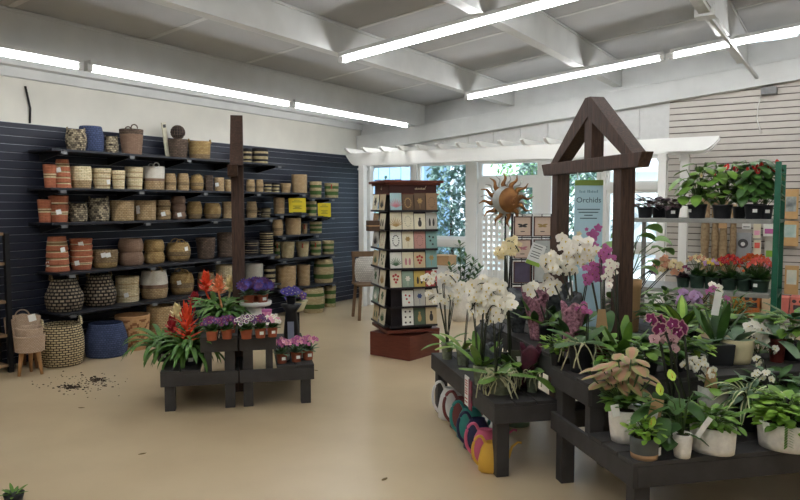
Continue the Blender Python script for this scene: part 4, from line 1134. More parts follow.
# packets, cards and boxes on pegs
def flat(px0, px1, y0, y1, yw, label, cat, nm, m, m2=None, inner=None, th=.03):
    a = ony(px0, y1, yw); b = ony(px1, y0, yw)
    t = thing(nm, label, cat, ((a.x + b.x) / 2, yw, a.z)); w_ = b.x - a.x; h = b.z - a.z
    part('body', MB().b2((-w_ / 2, 0, 0), (w_ / 2, th, h)), m, t, bevel=.002)
    if m2: part('printed_panel', MB().b2((-w_ * .36, -.003, h * inner[0]), (w_ * .36, 0, h * inner[1])), m2, t)
    part('peg', MB().tube([(0, 0, h * .96), (0, -yw - .04, h * .96 + .0)], .003, 5), M_groove, t) if th < .05 and yw > -.3 else None
    return t, w_, h
M_pack = mat('packet_grey', (160, 162, 164), .3, var=.06)
t, w_, h = flat(734, 752, 233, 259, -.18, 'grey plastic packet with round dark picture hanging on the slatwall', 'packet', 'hanging_packet', M_pack)
part('round_picture', MB().lathe([(.001, 0), (w_ * .3, 0)], 20).lathe([(w_ * .3, 0), (w_ * .3, .004)], 20), mat('dark_picture', (66, 66, 66), .6), t, loc=(0, -.006, h * .6), rot=(PI / 2, 0, 0))
part('round_picture', MB().lathe([(.001, 0), (w_ * .13, 0)], 16), M_tag, t, loc=(0, -.010, h * .58), rot=(PI / 2, 0, 0))
flat(742, 751, 223, 229, -.18, 'small white price card above the grey packet', 'sign', 'price_card', M_tag, INK['dark'], (.3, .42), .004)
flat(753, 761, 223, 238, -.14, 'tall cream seed card with small flowers, upper one left of the green posts', 'seed packet', 'seed_packet', CM['cream'], P_pink, (.2, .5), .01)
flat(753, 761, 240, 258, -.14, 'tall pinkish seed card, lower one left of the green posts', 'seed packet', 'seed_packet', CM['cream'], P_coral, (.55, .85), .01)
flat(763, 775, 224, 236, -.14, 'white seed card with pink flower print left of the green posts', 'seed packet', 'seed_packet', CM['white'], P_mag, (.2, .6), .01)
flat(764, 776, 241, 262, -.14, 'grey seed card with green leaf print', 'seed packet', 'seed_packet', CM['grey'], G_bright, (.25, .55), .01)
M_fr = mat('pine_frame', (206, 168, 116), .6, alt=(190, 150, 98), scale=8)
M_pic = mat('painted_picture', (92, 150, 140), .6, alt=(216, 222, 214), scale=5)
flat(783, 799, 189, 219, -.12, 'pine framed picture with dark print behind the green posts, upper one', 'picture', 'framed_picture', M_fr, mat('dark_painting', (66, 80, 84), .6, alt=(190, 196, 190), scale=9), (.25, .75), .03)
flat(781, 799, 221, 246, -.12, 'pine framed picture of a teal wave behind the green posts, middle one', 'picture', 'framed_picture', M_fr, M_pic, (.35, .85), .03)
flat(784, 799, 266, 294, -.12, 'pine framed picture with pale print behind the green posts, lowest one', 'picture', 'framed_picture', M_fr, mat('pale_painting', (190, 200, 190), .6, alt=(224, 220, 200), scale=9), (.35, .85), .03)
for (x0, x1, y0, y1, yw, col, l) in ((732, 741, 296, 318, -1.3, (196, 140, 60), 'ochre product box behind the fern, left one'), (742, 760, 295, 322, -1.3, (198, 112, 58), 'orange product box with round window behind the fern'), (761, 771, 299, 322, -1.3, (216, 190, 160), 'pale box between the orange and the salmon boxes'), (776, 789, 298, 322, -1.2, (220, 124, 112), 'salmon product box with dark round windows, left one'), (789.5, 806, 298, 322, -1.2, (222, 128, 116), 'salmon product box with dark round windows, right one')):
    a = ony(x0, y1, yw); b = ony(x1, y0, yw); zb_ = .35
    t = thing('product_box', l, 'box', ((a.x + b.x) / 2, yw, zb_)); w_ = b.x - a.x; h = b.z - zb_
    part('carton', MB().b2((-w_ / 2, 0, 0), (w_ / 2, .22, h)), mat('carton_%d_%d' % (x0, x1), col, .6, var=.04), t, bevel=.003)
    mb = MB()
    if w_ > .12:
        for (u, v) in ((-.25, .82), (.2, .82)): mb.face([mb.vert((w_ * u + w_ * .15 * math.cos(2 * PI * k / 12), -.002, h * v + w_ * .13 * math.sin(2 * PI * k / 12))) for k in range(12)])
        mb.b2((-w_ * .3, -.003, h * .45), (w_ * .35, -.001, h * .66))
        part('cut_out_window', mb, mat('carton_window', (70, 62, 64), .5), t)
t = thing('low_shelf_unit', 'low grey shelf carrying the coloured boxes behind the green rack', 'shelf', (6.2, -1.15, 0))
part('board', MB().b2((-1.4, -.2, .32), (1.2, .22, .35)), M_rshelf, t)
for x in (-1.35, -.1, 1.15): part('leg', MB().b2((x - .02, -.18, 0), (x + .02, .2, .32)), M_rshelf, t)

# ================================================================== WATERING CANS UNDER THE ORCHID STAND
def can(px, py, hpx, col, label, mname, spout=True, tall=1.0, rz=0, wk=1.0):
    b = onz(px, py, 0); D = depth(b); h = hpx * D / FPX * .88; r = h * .36 * wk
    b = b + FWD * r * .5
    t = thing('watering_can', label, 'watering can', (b.x, b.y, 0), rz)
    m = mat(mname, col, .35, var=.04, spec=.5)
    part('body', MB().lathe([(.001, 0), (r * .8, 0), (r * .98, h * .06), (r * 1.0, h * .3), (r * .8, h * .62), (r * .55, h * .78), (r * .56, h * .82), (r * .5, h * .8), (r * .7, h * .5), (.001, h * .1)], 20, 1, .62), m, t, True)
    pts = [(-r * .45, 0, h * .78), (-r * .75, 0, h * .96), (-r * 1.15, 0, h * .92), (-r * 1.4, 0, h * .66), (-r * 1.3, 0, h * .38), (-r * .95, 0, h * .2)]
    vs = [Vector(q_) for q_ in pts]; sm = []
    for i in range(len(vs) - 1):
        p0_, p1_, p2_, p3_ = vs[max(i - 1, 0)], vs[i], vs[i + 1], vs[min(i + 2, len(vs) - 1)]
        for k in range(4):
            u = k / 4; sm.append(.5 * ((2 * p1_) + (-p0_ + p2_) * u + (2 * p0_ - 5 * p1_ + 4 * p2_ - p3_) * u * u + (-p0_ + 3 * p1_ - 3 * p2_ + p3_) * u ** 3))
    sm.append(vs[-1])
    part('handle', MB().tube(sm, r * .11, 8), m, t, True)
    if spout:
        pts = [(r * .85, 0, h * .2), (r * 1.3, 0, h * .38), (r * 1.55, 0, h * .66), (r * 2.0, 0, h * .78), (r * 2.25, 0, h * .76)]
        part('spout', MB().tube(pts, [r * .16, r * .13, r * .1, r * .08, r * .1], 8), m, t, True)
    return t
rzc = A45 - .15
can(451, 421, 46, (228, 228, 226), 'white watering can under the orchid stand, farthest of the row', 'can_white', rz=rzc, wk=.9)
can(464, 431, 46, (120, 60, 58), 'maroon watering can with curved handle behind the teal one', 'can_maroon', rz=rzc)
can(471, 441, 46, (60, 146, 138), 'teal watering can in the row under the orchid stand', 'can_teal', rz=rzc)
can(478, 452, 46, (36, 42, 78), 'navy watering can between the teal and the pink ones', 'can_navy', rz=rzc)
can(486, 463, 46, (214, 104, 138), 'pink watering can behind the yellow one', 'can_pink', rz=rzc)
y_ = can(492, 474, 44, (224, 176, 70), 'yellow watering can nearest the camera beside the stand leg', 'can_yellow', rz=rzc)
part('price_label', MB().box((0, 0, 0), (.035, .003, .085)), M_tag, y_, loc=(.03, -.062, .09), rot=(0, 0, .0))
p = onz(517, 424, 0)
t = thing('round_tin', 'pale green round tin on the floor under the orchid stand', 'tin', (p.x, p.y, 0))
part('body', MB().lathe([(.001, 0), (.085, 0), (.085, .075)], 20), mat('tin_green', (120, 150, 124), .4), t, True); part('rim', MB().lathe([(.086, .075), (.09, .085), (.08, .09), (.078, .06)], 20), M_tag, t, True)

# price card on the stand edge
p = onz(459, 388, ZB0 - .02)
e = OR + EB * ((p - OR).dot(EB))
t = thing('price_card', 'white and magenta price card fixed to the edge of the orchid stand', 'sign', (e.x - EA.x * .006, e.y - EA.y * .006, ZB0 - .12), math.atan2(-EB.y, -EB.x))
part('card', MB().b2((-.075, -.003, -.02), (0, .003, .16)), M_tag, t)
part('photo_half', MB().b2((.0, -.003, -.03), (.055, .003, .15)), mat('magenta_photo', (60, 34, 40), .5, alt=(160, 60, 90), scale=30), t)
mb = MB()
for z in (.13, .115, .1, .08, .065, .05, .02, .0): mb.b2((-.065, -.0045, z), (-.015, -.0032, z + .006))
part('lettering', mb, INK['red'], t)
p = R_(.26, .30, ZB0)
t = thing('plant_label', 'small dark green label with a white emblem among the white orchids', 'sign', p, YAW)
zt_ = .22
part('card', MB().b2((-.045, -.003, .06), (.045, .003, .22)), mat('label_dark', (58, 60, 46), .5), t)
mb = MB()
for s_ in (-1, 1):
    mb.petal((0, -.0045, .17), (s_ * .8, 0, .7), (0, -1, 0), .022, .01, 0)
mb.petal((0, -.0045, .185), (0, 0, -1), (0, -1, 0), .04, .026, 0)
part('emblem', mb, M_tag, t)
part('stick', MB().tube([(0, 0, 0), (0, 0, .06)], .004, 5), M_black, t)
# ================================================================== PLANTS
RN = random.Random(21)
M_clear = mat('clear_plastic_pot', (150, 160, 140), .2, var=.1, alt=(112, 120, 96), scale=30)
M_redpot = mat('oxblood_pot', (104, 44, 38), .4, var=.1); M_crpot = mat('cream_pot', (214, 204, 164), .5, var=.06); M_gryband = mat('grey_glaze', (86, 90, 88), .5, var=.08)
M_twp = mat('bare_clay', (196, 160, 124), .7, var=.06)
POT = {'black': M_bpot, 'terra': M_terra, 'white': M_wpot, 'clear': M_clear, 'green': M_gpot, 'red': M_redpot, 'cream': M_crpot, 'kraft': M_kraft}
def spot(px, py, z, wpx):
    f = onz(px, py, z); D = depth(f); r = wpx * D / FPX / 2; d = (f - CAM); d.z = 0; d.normalize()
    return f + d * r * .93, r
def pot(px, py, z, wpx, hpx, kind, label, cat='potted plant', group=None, name='potted_plant', oval=1, taper=.8, tagc=None, loc=None, r=None):
    if loc is None: loc, r = spot(px, py, z, wpx)
    else: r = r or wpx * depth(loc) / FPX / 2
    H = hpx * depth(loc) / FPX
    t = thing(name, label, cat, loc, 0, group)
    m = POT.get(kind, M_wpot)
    if kind == 'square':
        mb = MB().prism([(-r * .85, 0), (r * .85, 0), (r, H), (-r, H)], -r * .8, r * .8); t.rotation_euler = (0, 0, YAW); part('pot', mb, M_bpot, t, bevel=.004)
    else:
        th = r * .07 + .002
        pr = [(.001, 0), (r * taper, 0), (r * taper * 1.01, H * .02), (r * .97, H * .84), (r * 1.02, H * .85), (r * 1.03, H), (r * 1.03 - th, H), (r * .96 - th, H * .84), (.001, H * .84)]
        if kind in ('white', 'cream', 'twotone'): pr = [(.001, 0), (r * taper, 0), (r * (taper * .6 + .4), H * .25), (r * .98, H * .7), (r, H), (r - th * .7, H + .002), (r - th * 1.3, H * .93), (.001, H * .9)]
        mb = MB()
        if kind == 'twotone': mb.lathe(pr, 28, band=lambda i: 1 if i in (0, 1) else 0); part('pot', mb, [M_gryband, M_twp], t, True)
        else: mb.lathe(pr, 24 if r > .05 else 16, 1, oval); part('pot', mb, m, t, True)
        part('soil', MB().lathe([(r * .9, H * .9 + .002), (r * .4, H * .93), (.001, H * .92)], 14, 1, oval), M_soil, t, True)
    if tagc:
        a = VIEW(loc) + tagc; s_ = min(.035, r * .7); rr_ = (r * 1.0 + .003) if kind != 'square' else r
        part('price_label', MB().box((0, 0, 0), (.002, s_, s_ * .8)), M_tag, t, loc=(rr_ * math.cos(a) * 1.02, rr_ * math.sin(a) * oval * 1.02, H * .55), rot=(0, 0, a - t.rotation_euler.z))
    t['r_'] = r; t['h_'] = H; return t, r, H
def done(t):
    for k in ('r_', 'h_'):
        if k in t: del t[k]
def rosette(t, z, n, L, W, m, shape='lance', pitch=(.3, 1.3), droop=1.2, medge=None, name='leaves', r0=.01, fold=.12, az0=None, span=2 * PI, seg=6, rnd=.25):
    mb = MB(); a0 = RN.uniform(0, 6.3) if az0 is None else az0
    for i in range(n):
        u = i / max(1, n - 1); a = a0 + (i * 2.399 if span > 6 else span * (u - .5)) + RN.uniform(-.15, .15); pt = pitch[1] + (pitch[0] - pitch[1]) * u
        l = L * RN.uniform(1 - rnd, 1)
        mb.leaf((math.cos(a) * r0, math.sin(a) * r0, z - .004), a, pt, l, W * RN.uniform(.85, 1.05), droop * RN.uniform(.7, 1.1), shape, fold, seg, 0, 1 if medge else None)
    return part(name, mb, [m, medge] if medge else m, t, True)
def foliage(t, c, rx, ry, rz, n, L, W, m, shape='lance', base=(0, 0, 0), stalk=.002, medge=None, name='foliage', up=.2, seg=4, m2=None, droop=.7, stems=True):
    mb = MB(); c = Vector(c); base = Vector(base)
    mm = [m] + ([medge] if medge else []) + ([m2] if m2 else [])
    st = MB()
    for i in range(n):
        a = RN.uniform(0, 2 * PI); u = RN.uniform(-.75, 1); q = math.sqrt(1 - u * u); rr_ = RN.uniform(.45, 1.0)
        p = c + Vector((rx * rr_ * q * math.cos(a), ry * rr_ * q * math.sin(a), rz * rr_ * u))
        pt = RN.uniform(-.3, .7) + up * u
        mi = (len(mm) - 1) if (m2 and RN.random() < .35) else 0
        mb.leaf(p, a + RN.uniform(-.6, .6), pt, L * RN.uniform(.7, 1.05), W * RN.uniform(.8, 1.05), droop, shape, .1, seg, mi, 1 if medge else None, roll=RN.uniform(-.3, .3))
        if stems and (i % 3 == 0): st.tube([base + Vector((RN.uniform(-1, 1), RN.uniform(-1, 1), 0)) * rx * .15, base.lerp(p, .5) + Vector((0, 0, rz * .15)), p], stalk, 4)
    if stems and st.v: part('stems', st, M_stem, t, True)
    return part(name, mb, mm, t, True)
# ---- flower meshes, about one unit across, facing local -Y
def flower_mesh(kind, cols):
    mb = MB(); n = (0, -1, 0)
    def P(a, L, W, m, cup=.15): mb.petal((0, 0, 0), (math.sin(a), 0, math.cos(a)), n, L, W, cup, m)
    if kind == 'phal':
        for a in (0, 2.3, -2.3): P(a, .5, .36, 0, .05)
        for a in (1.35, -1.35): mb.petal((0, -.02, 0), (math.sin(a), 0, math.cos(a)), n, .54, .62, .12, 0)
        mb.petal((0, -.05, -.02), (0, -.4, -1), n, .17, .10, .5, 1)
        for s_ in (-1, 1): mb.petal((0, -.06, -.02), (s_, -.6, .2), (0, -1, .4), .11, .07, .4, 1)
        mb.blob((0, -.08, .01), .035, 2)
    elif kind == 'edged':
        for a in (0, 2.3, -2.3, 1.35, -1.35):
            w_ = .6 if abs(a) == 1.35 else .4
            P(a, .52, w_, 0, .05); mb.petal((0, -.03, 0), (math.sin(a), 0, math.cos(a)), n, .44, w_ * .78, .05, 1)
        mb.petal((0, -.08, -.02), (0, -.4, -1), n, .2, .16, .5, 2); mb.blob((0, -.09, 0), .05, 3)
    elif kind == 'violet':
        for k in range(5): P(k * 2 * PI / 5, .5, .5, 0, .1)
        mb.blob((0, -.06, 0), .08, 1)
    elif kind == 'violetw':
        for k in range(5): P(k * 2 * PI / 5, .52, .54, 1, .08); mb.petal((0, -.03, 0), (math.sin(k * 2 * PI / 5), 0, math.cos(k * 2 * PI / 5)), n, .4, .38, .1, 0)
        mb.blob((0, -.08, 0), .08, 2)
    elif kind == 'anth':
        mb.petal((0, 0, -.12), (0, -.1, 1), n, .75, .7, .05, 0, .7); mb.petal((0, 0, -.1), (.4, 0, -1), n, .25, .4, .1, 0); mb.petal((0, 0, -.1), (-.4, 0, -1), n, .25, .4, .1, 0)
        mb.tube([(0, -.03, -.1), (0, -.16, .05), (0, -.2, .28)], [.05, .045, .02], 6, 1)
    elif kind == 'kal':
        for k in range(4): P(k * PI / 2 + .4, .5, .42, 0, .1)
        for k in range(4): mb.petal((0, -.08, 0), (math.sin(k * PI / 2), 0, math.cos(k * PI / 2)), n, .34, .3, .25, 0)
        mb.blob((0, -.12, 0), .06, 1)
    elif kind == 'kale':
        for lay, (rr_, nn) in enumerate(((.5, 9), (.38, 7), (.24, 5))):
            for k in range(nn): mb.petal((0, -.05 * lay, 0), (math.sin(k * 2 * PI / nn + lay), 0, math.cos(k * 2 * PI / nn + lay)), n, rr_, .3, .3 + .2 * lay, min(lay, 1))
    return mb.mesh('bloom', cols, True)
FM = {}
def bloom(kind, *cols):
    k = (kind,) + tuple(c.name for c in cols)
    if k not in FM: FM[k] = flower_mesh(kind, list(cols))
    return FM[k]
F_white = bloom('phal', P_white, P_yel, P_yel); F_whitep = bloom('phal', P_white, P_mag, P_yel); F_mag = bloom('phal', P_mag, P_plum, P_yel); F_blush = bloom('phal', P_blush, P_plum, P_white)
F_edge = bloom('edged', P_blush, P_plum, P_mag, P_white); F_peach = bloom('phal', P_peach, P_coral, P_yel); F_lil = bloom('phal', P_lil, P_mag, P_white); F_creamy = bloom('phal', P_cream, P_yel, P_white)
F_viol = bloom('violet', P_viol, P_yel); F_violw = bloom('violetw', P_viol, P_white, P_yel); F_plum = bloom('violet', pet('petal_deep_violet', (112, 44, 96), (140, 66, 124)), P_yel); F_pinkw = bloom('violet', P_pink, P_yel); F_pkw = bloom('violet', P_mag, P_yel); F_blue = bloom('violet', P_blue, P_yel)
def addflower(t, me, p, size, az, tilt=0, name='flower'):
    return place(name, me, t, p, (tilt, RN.uniform(-.4, .4), az + PI / 2), size)
def orchid(px, py, z, wpx, hpx, kind, label, clusters, fl, fpx=9, leaves=5, LL=.2, LW=.07, lm=G_mid, roots=0, loc=None, stake=True, tagc=None, pitch=(.15, 1.0), group=None, droop=1.1):
    t, r, H = pot(px, py, z, wpx, hpx, kind, label, 'orchid', group, 'potted_orchid', loc=loc, tagc=tagc)
    O = t.location; D = depth(O)
    if leaves: rosette(t, H * .95, leaves, LL, LW, lm, 'round', pitch, droop, fold=.1)
    mb = MB(); sup = 0
    for ci, (cx, cy, rx, ry, n) in enumerate(clusters):
        dd = D + RN.uniform(-.03, .03); c = atd(cx, cy, dd) - O; kx = rx * dd / FPX; kz = ry * dd / FPX
        s0 = Vector((RN.uniform(-.4, .4) * r, RN.uniform(-.4, .4) * r, H * .8))
        side = 1 if c.dot(RGT) > s0.dot(RGT) else -1
        a_ = c - RGT * kx * .7 * side - Vector((0, 0, kz * .1)); b_ = c + RGT * kx * .8 * side - Vector((0, 0, kz * .5)); top_ = c + Vector((0, 0, kz * .55))
        P4 = [s0, s0.lerp(a_, .5) * 1.0 + Vector((0, 0, .01)), a_, top_, b_]
        pts = []
        for i in range(4):
            p0_, p1_, p2_, p3_ = P4[max(i - 1, 0)], P4[i], P4[i + 1], P4[min(i + 2, 4)]
            for k in range(5):
                u = k / 5; pts.append(.5 * ((2 * p1_) + (-p0_ + p2_) * u + (2 * p0_ - 5 * p1_ + 4 * p2_ - p3_) * u * u + (-p0_ + 3 * p1_ - 3 * p2_ + p3_) * u ** 3))
        pts.append(b_)
        mb.tube(pts, .0035, 5)
        if stake: mb.tube([s0 + Vector((.008, 0, 0)), s0.lerp(a_, .95) + Vector((.008, 0, 0))], .003, 4, 1)
        flist = fl if isinstance(fl, list) else [fl]
        for i in range(n):
            a = 2.399 * i; q = math.sqrt((i + .5) / n)
            off = RGT * (kx * q * math.cos(a)) + Vector((0, 0, kz * q * math.sin(a))) - FWD * RN.uniform(-.04, .05)
            p = c + off; az = VIEW(O) + RN.uniform(-.9, .9)
            addflower(t, flist[(i + ci) % len(flist)], p, fpx * D / FPX * RN.uniform(.85, 1.1), az, RN.uniform(-.35, .25))
            near = min(pts[8:], key=lambda w_: (w_ - p).length); mb.tube([near, p + FWD * .006], .0015, 3)
    if clusters: part('flower_stem', mb, [M_dstem, mat('black_stake', (34, 36, 30), .5)], t, True)
    if roots:
        mb = MB()
        for i in range(roots):
            a = RN.uniform(0, 6.3) if i % 3 else VIEW(O) + RN.uniform(-1, 1); L = RN.uniform(.5, 1.25)
            pts = [Vector((r * .6 * math.cos(a), r * .6 * math.sin(a), H))]
            for k in range(1, 9):
                u = k / 8; rr_ = r * (.6 + 1.1 * u ** .6) + RN.uniform(-.003, .003); b = a + RN.uniform(-.05, .05) + .18 * math.sin(u * 5 + i)
                pts.append(Vector((rr_ * math.cos(b), rr_ * math.sin(b), max(.008 if L < 1.9 else -1, H + .03 * math.sin(u * 3) - H * L * u ** 1.6 * .8))))
            mb.tube(pts, .0035, 5)
        part('aerial_roots', mb, M_root, t, True)
    done(t); return t

# ------------------------------------------------ small island: bromeliads
def bromeliad(px, py, z, wpx, hpx, label, ftop, fbot, fx, fm, nl=34, L=.37, loc=None, tagc=None, fw=.05):
    t, r, H = pot(px, py, z, wpx, hpx, 'black', label, 'bromeliad', None, 'potted_bromeliad', loc=loc, tagc=tagc)
    O = t.location; D = depth(O)
    rosette(t, H, nl, L, .044, G_brom, 'strap', (.55, 1.45), 2.3, seg=9, fold=.2)
    tp = atd(fx, ftop, D) - O; bt = atd(fx, fbot, D) - O
    part('flower_stem', MB().tube([(0, 0, H), bt * .6 + Vector((0, 0, H * .4)), bt, bt.lerp(tp, .6)], .008, 6), fm, t, True)
    mb = MB(); h = (tp - bt).length
    for i in range(26):
        u = i / 25; p = bt.lerp(tp, u * .72); a = i * 2.4
        mb.leaf(p, a, .5 + .75 * u, max(.075, h * .4) * (1.1 - .35 * u), .036 * (1.15 - u * .3), -.15 if u > .5 else .5, 'lance', .2, 4)
    part('flower_bract', mb, fm, t, True); done(t)
F_brr = pet('bract_red', (222, 66, 44), (236, 92, 56)); F_brc = pet('bract_cream', (240, 224, 170), (246, 238, 200)); F_brd = pet('bract_crimson', (168, 44, 60), (190, 60, 70))
bromeliad(163, 362, ZL0, 13, 12, 'cream bromeliad in a black pot at the left front of the small island', 304, 322, 177, F_brc, tagc=.1)
bromeliad(190, 366, ZL0, 17, 12, 'tall red bromeliad in a black pot at the front of the small island', 300, 342, 187, F_brr, nl=40, L=.40, tagc=.1)
bromeliad(176, 0, 0, 13, 12, 'crimson bromeliad between the cream and the tall red one', 314, 338, 172, F_brd, loc=L_(.14, .30, ZL0), nl=18)
bromeliad(207, 0, 0, 15, 14, 'orange red bromeliad at the back of the small island', 270, 292, 206, F_brr, loc=L_(.37, .42, ZL1), L=.34)
bromeliad(220, 0, 0, 15, 14, 'cream and pink bromeliad left of the timber post', 275, 294, 219, pet('bract_salmon', (240, 190, 140), (236, 120, 80)), loc=L_(.44, .27, ZL1), L=.3)
bromeliad(231, 0, 0, 13, 14, 'small cream bromeliad touching the timber post', 276, 292, 230, F_brc, loc=L_(.45, .55, ZL1), L=.24)
bromeliad(200, 0, 0, 13, 14, 'dark crimson bromeliad at the left rear edge of the small island', 294, 306, 195, F_brd, loc=L_(.16, .62, ZL0), L=.3)
# violets
def violet(px, py, z, wpx, hpx, label, me, n=10, kind='terra', fpx=4.6, cy=None, lm=G_dark, loc=None, spread=1.5, tagc=None, cat='african violet', group=None, up=0):
    t, r, H = pot(px, py, z, wpx, hpx, kind, label, cat, group, 'potted_violet', loc=loc, tagc=tagc)
    D = depth(t.location)
    rosette(t, H, 16, r * 1.35 * spread, r * .9, lm, 'round', (.25, 1.1), .7, seg=4)
    fh = H + r * (1.0 + up)
    st = MB()
    mes = me if isinstance(me, list) else [me]
    for i in range(n):
        a = i * 2.4; q = math.sqrt((i + .5) / n) * r * 1.15 * spread
        p = Vector((q * math.cos(a), q * math.sin(a), fh + r * .5 * (1 - (q / (r * 1.3)) ** 2) + RN.uniform(-.2, .3) * r))
        addflower(t, mes[i % len(mes)], p, fpx * D / FPX * RN.uniform(.8, 1.15), VIEW(t.location) + RN.uniform(-.8, .8), RN.uniform(-.7, 0))
        st.tube([(0, 0, H), p * .6 + Vector((0, 0, H * .4)), p], .0015, 3)
    part('flower_stem', st, M_stem, t, True); done(t)
for (px, py, w_, me, l) in ((212, 341, 12, [F_plum, F_viol], 'leftmost on the upper step, magenta and purple flowers'), (227, 339.5, 11.5, [F_viol, F_plum], 'second from left on the upper step, deep purple flowers'),
        (246.5, 339.5, 12.5, [F_violw], 'right of the timber post, purple flowers edged white'), (260.5, 338.5, 11.5, [F_plum, F_viol], 'fifth from left on the upper step, plum flowers'), (272.5, 337.5, 10.5, [F_pinkw, bloom('violet', P_white, P_yel)], 'rightmost on the upper step, pink and white flowers')):
    violet(px, py, ZL1, w_, 10, 'african violet in a terracotta pot, ' + l, me, 24, up=.5, tagc=.2 if px in (260.5, 272.5) else None)
violet(236, 0, 0, 8, 9, 'small african violet in a terracotta pot just behind the front row by the timber post', [F_viol], 9, loc=L_(.50, .13, ZL1), tagc=.1)
for (px, py, l) in ((282, 364, 'leftmost of three'), (296.5, 362.5, 'middle of three'), (308, 360.5, 'rightmost of three')):
    violet(px, py, ZL0, 11.5, 10, 'pink flowered violet in a terracotta pot, %s on the low right step' % l, [F_pkw, F_pinkw], 20, up=.8, lm=G_grey, tagc=.3)
# white pedestal with purple kale
pp = L_(.68, .38, ZL1)
t = thing('round_pedestal', 'white round pedestal tray holding purple plants beside the timber post', 'plant stand', pp)
part('column', MB().lathe([(.001, 0), (.085, 0), (.075, .02), (.07, .16), (.001, .17)], 24), M_wpot, t, True)
part('tray', MB().lathe([(.001, .17), (.115, .165), (.125, .18), (.125, .2), (.115, .2), (.112, .185), (.001, .183)], 28), M_white, t, True)
F_kale = bloom('kale', P_viol, P_viol); F_kale2 = bloom('kale', P_blue, P_viol)
for (da, db, l) in ((-.052, -.05, 'left'), (.055, -.035, 'right'), (.0, .06, 'rear')):
    q = pp + EA * da + EB * db + Vector((0, 0, .186))
    violet(0, 0, 0, 11, 9, 'purple ornamental kale in a terracotta pot on the white pedestal, %s one' % l, [F_kale, F_kale2, bloom('kale', P_viol, P_blue)], 11, fpx=9.5, loc=q, lm=G_grey, cat='ornamental kale', up=.7, tagc=.3 if l == 'right' else None)
q = L_(.76, .20, ZL1)
t = thing('gift_box', 'pink patterned box beside the white pedestal', 'box', q, YAW + .2)
part('body', MB().b2((-.036, -.03, 0), (.036, .03, .14)), mat('pink_pattern', (206, 70, 140), .5, alt=(240, 190, 214), scale=60), t, bevel=.003)
part('lid', MB().b2((-.038, -.032, .14), (.038, .032, .155)), P_mag, t)
# right rear: black stand with blue flowers, white bowl
q = L_(.96, .42, ZL0)
t = thing('plant_pillar', 'black tapering plant pillar on the low right step of the small island', 'plant stand', q)
part('column', MB().lathe([(.001, 0), (.075, 0), (.06, .2), (.045, .34), (.085, .40), (.001, .40)], 16), M_black, t, True)
part('ribbon', MB().b2((-.02, -.066, .12), (.03, -.062, .28)), mat('grey_ribbon', (150, 156, 176), .5), t, rot=(.1, 0, .6))
violet(0, 0, 0, 10, 8, 'blue pansies in a pot on top of the black plant pillar', [F_blue, bloom('violet', P_blue, P_white)], 24, kind='black', loc=q + Vector((0, 0, .401)), fpx=6, cat='pansies', lm=G_dark)
q = L_(1.02, .62, ZL0)
t = thing('white_bowl_stand', 'cream bowl on a thin leg at the right rear of the small island', 'plant stand', q)
part('leg', MB().tube([(0, 0, 0), (0, 0, .31)], .02, 8), M_black, t); part('bowl', MB().lathe([(.001, .30), (.05, .31), (.09, .40), (.085, .4), (.001, .33)], 20), M_crpot, t, True)
violet(0, 0, 0, 12, 7, 'blue and purple pansies in a terracotta pot in the cream bowl', [F_blue, F_viol], 14, loc=q + Vector((0, 0, .338)), fpx=6, cat='pansies')
for (a, b, l) in ((.90, .20, 'left'), (1.03, .26, 'right')):
    violet(0, 0, 0, 9, 9, 'dark blue violet in a small white pot behind the pink violets, %s one' % l, [F_blue, F_viol], 8, kind='white', loc=L_(a, b, ZL0), cat='african violet')

# ------------------------------------------------ white orchids on the low bench
orchid(447, 360, ZB0, 12, 17, 'clear', 'white moth orchid in a clear pot at the far end of the low bench', [(449, 279, 9, 7, 11), (430, 278, 6, 6, 5), (440, 297, 14, 6, 12), (456, 300, 4, 5, 4)], F_white, 8.5, 5, .20, .06, lm=G_mid)
orchid(463, 366, ZB0, 14, 17, 'clear', 'white moth orchid with dark pot second from the far end of the bench', [(463, 288, 9, 5, 8)], F_white, 8, 6, .22, .06, lm=leafm('leaf_yellow_green', (110, 140, 50), (150, 176, 80)))
orchid(480, 386, ZB0, 15, 20, 'clear', 'tallest white moth orchid with the densest flower cluster on the bench', [(484, 291, 17, 14, 24), (477, 306, 8, 9, 8), (494, 312, 9, 12, 10), (497, 290, 12, 10, 8)], F_white, 11.5, 6, .23, .065, lm=G_mid, pitch=(.5, 1.35), droop=.5)
orchid(500, 396, ZB0, 26, 21, 'clear', 'white moth orchid with dangling aerial roots at the near end of the bench', [(508, 303, 8, 7, 5), (497, 313, 5, 5, 3)], F_white, 12, 7, .27, .085, lm=G_mid, roots=30, pitch=(.05, .5), droop=.55)
orchid(0, 0, 0, 14, 18, 'clear', 'creamy orchid with a high cluster in front of the lattice', [(512, 247, 9, 9, 13), (501, 252, 5, 7, 5)], F_creamy, 8, 4, .2, .06, loc=R_(.28, .5, ZB0))
orchid(532, 393, ZB0, 14, 18, 'clear', 'flowerless orchid with hanging green leaves at the right of the bench', [], F_white, 9, 5, .2, .07, lm=G_mid, roots=8, pitch=(-.2, .8))
orchid(0, 0, 0, 15, 18, 'black', 'white orchid with wide open blooms behind the patterned sleeves', [(530, 290, 7, 5, 4), (551, 287, 8, 6, 6)], F_white, 11, 4, .22, .08, loc=R_(.50, .45, ZB1))
orchid(0, 0, 0, 18, 22, 'clear', 'large cream moth orchid massed in front of the timber arch', [(580, 252, 16, 13, 26), (552, 262, 9, 10, 11), (562, 241, 4, 7, 3), (568, 268, 8, 8, 7), (548, 279, 5, 5, 3)], F_white, 11.5, 5, .26, .09, lm=G_dark, loc=R_(.60, .25, ZB1))
orchid(0, 0, 0, 16, 20, 'black', 'magenta orchid left of the right arch post', [(596, 272, 10, 9, 11), (605, 254, 7, 8, 8), (588, 279, 4, 4, 3)], F_mag, 9.5, 4, .24, .08, lm=G_dark, loc=R_(.66, .02, ZB1))
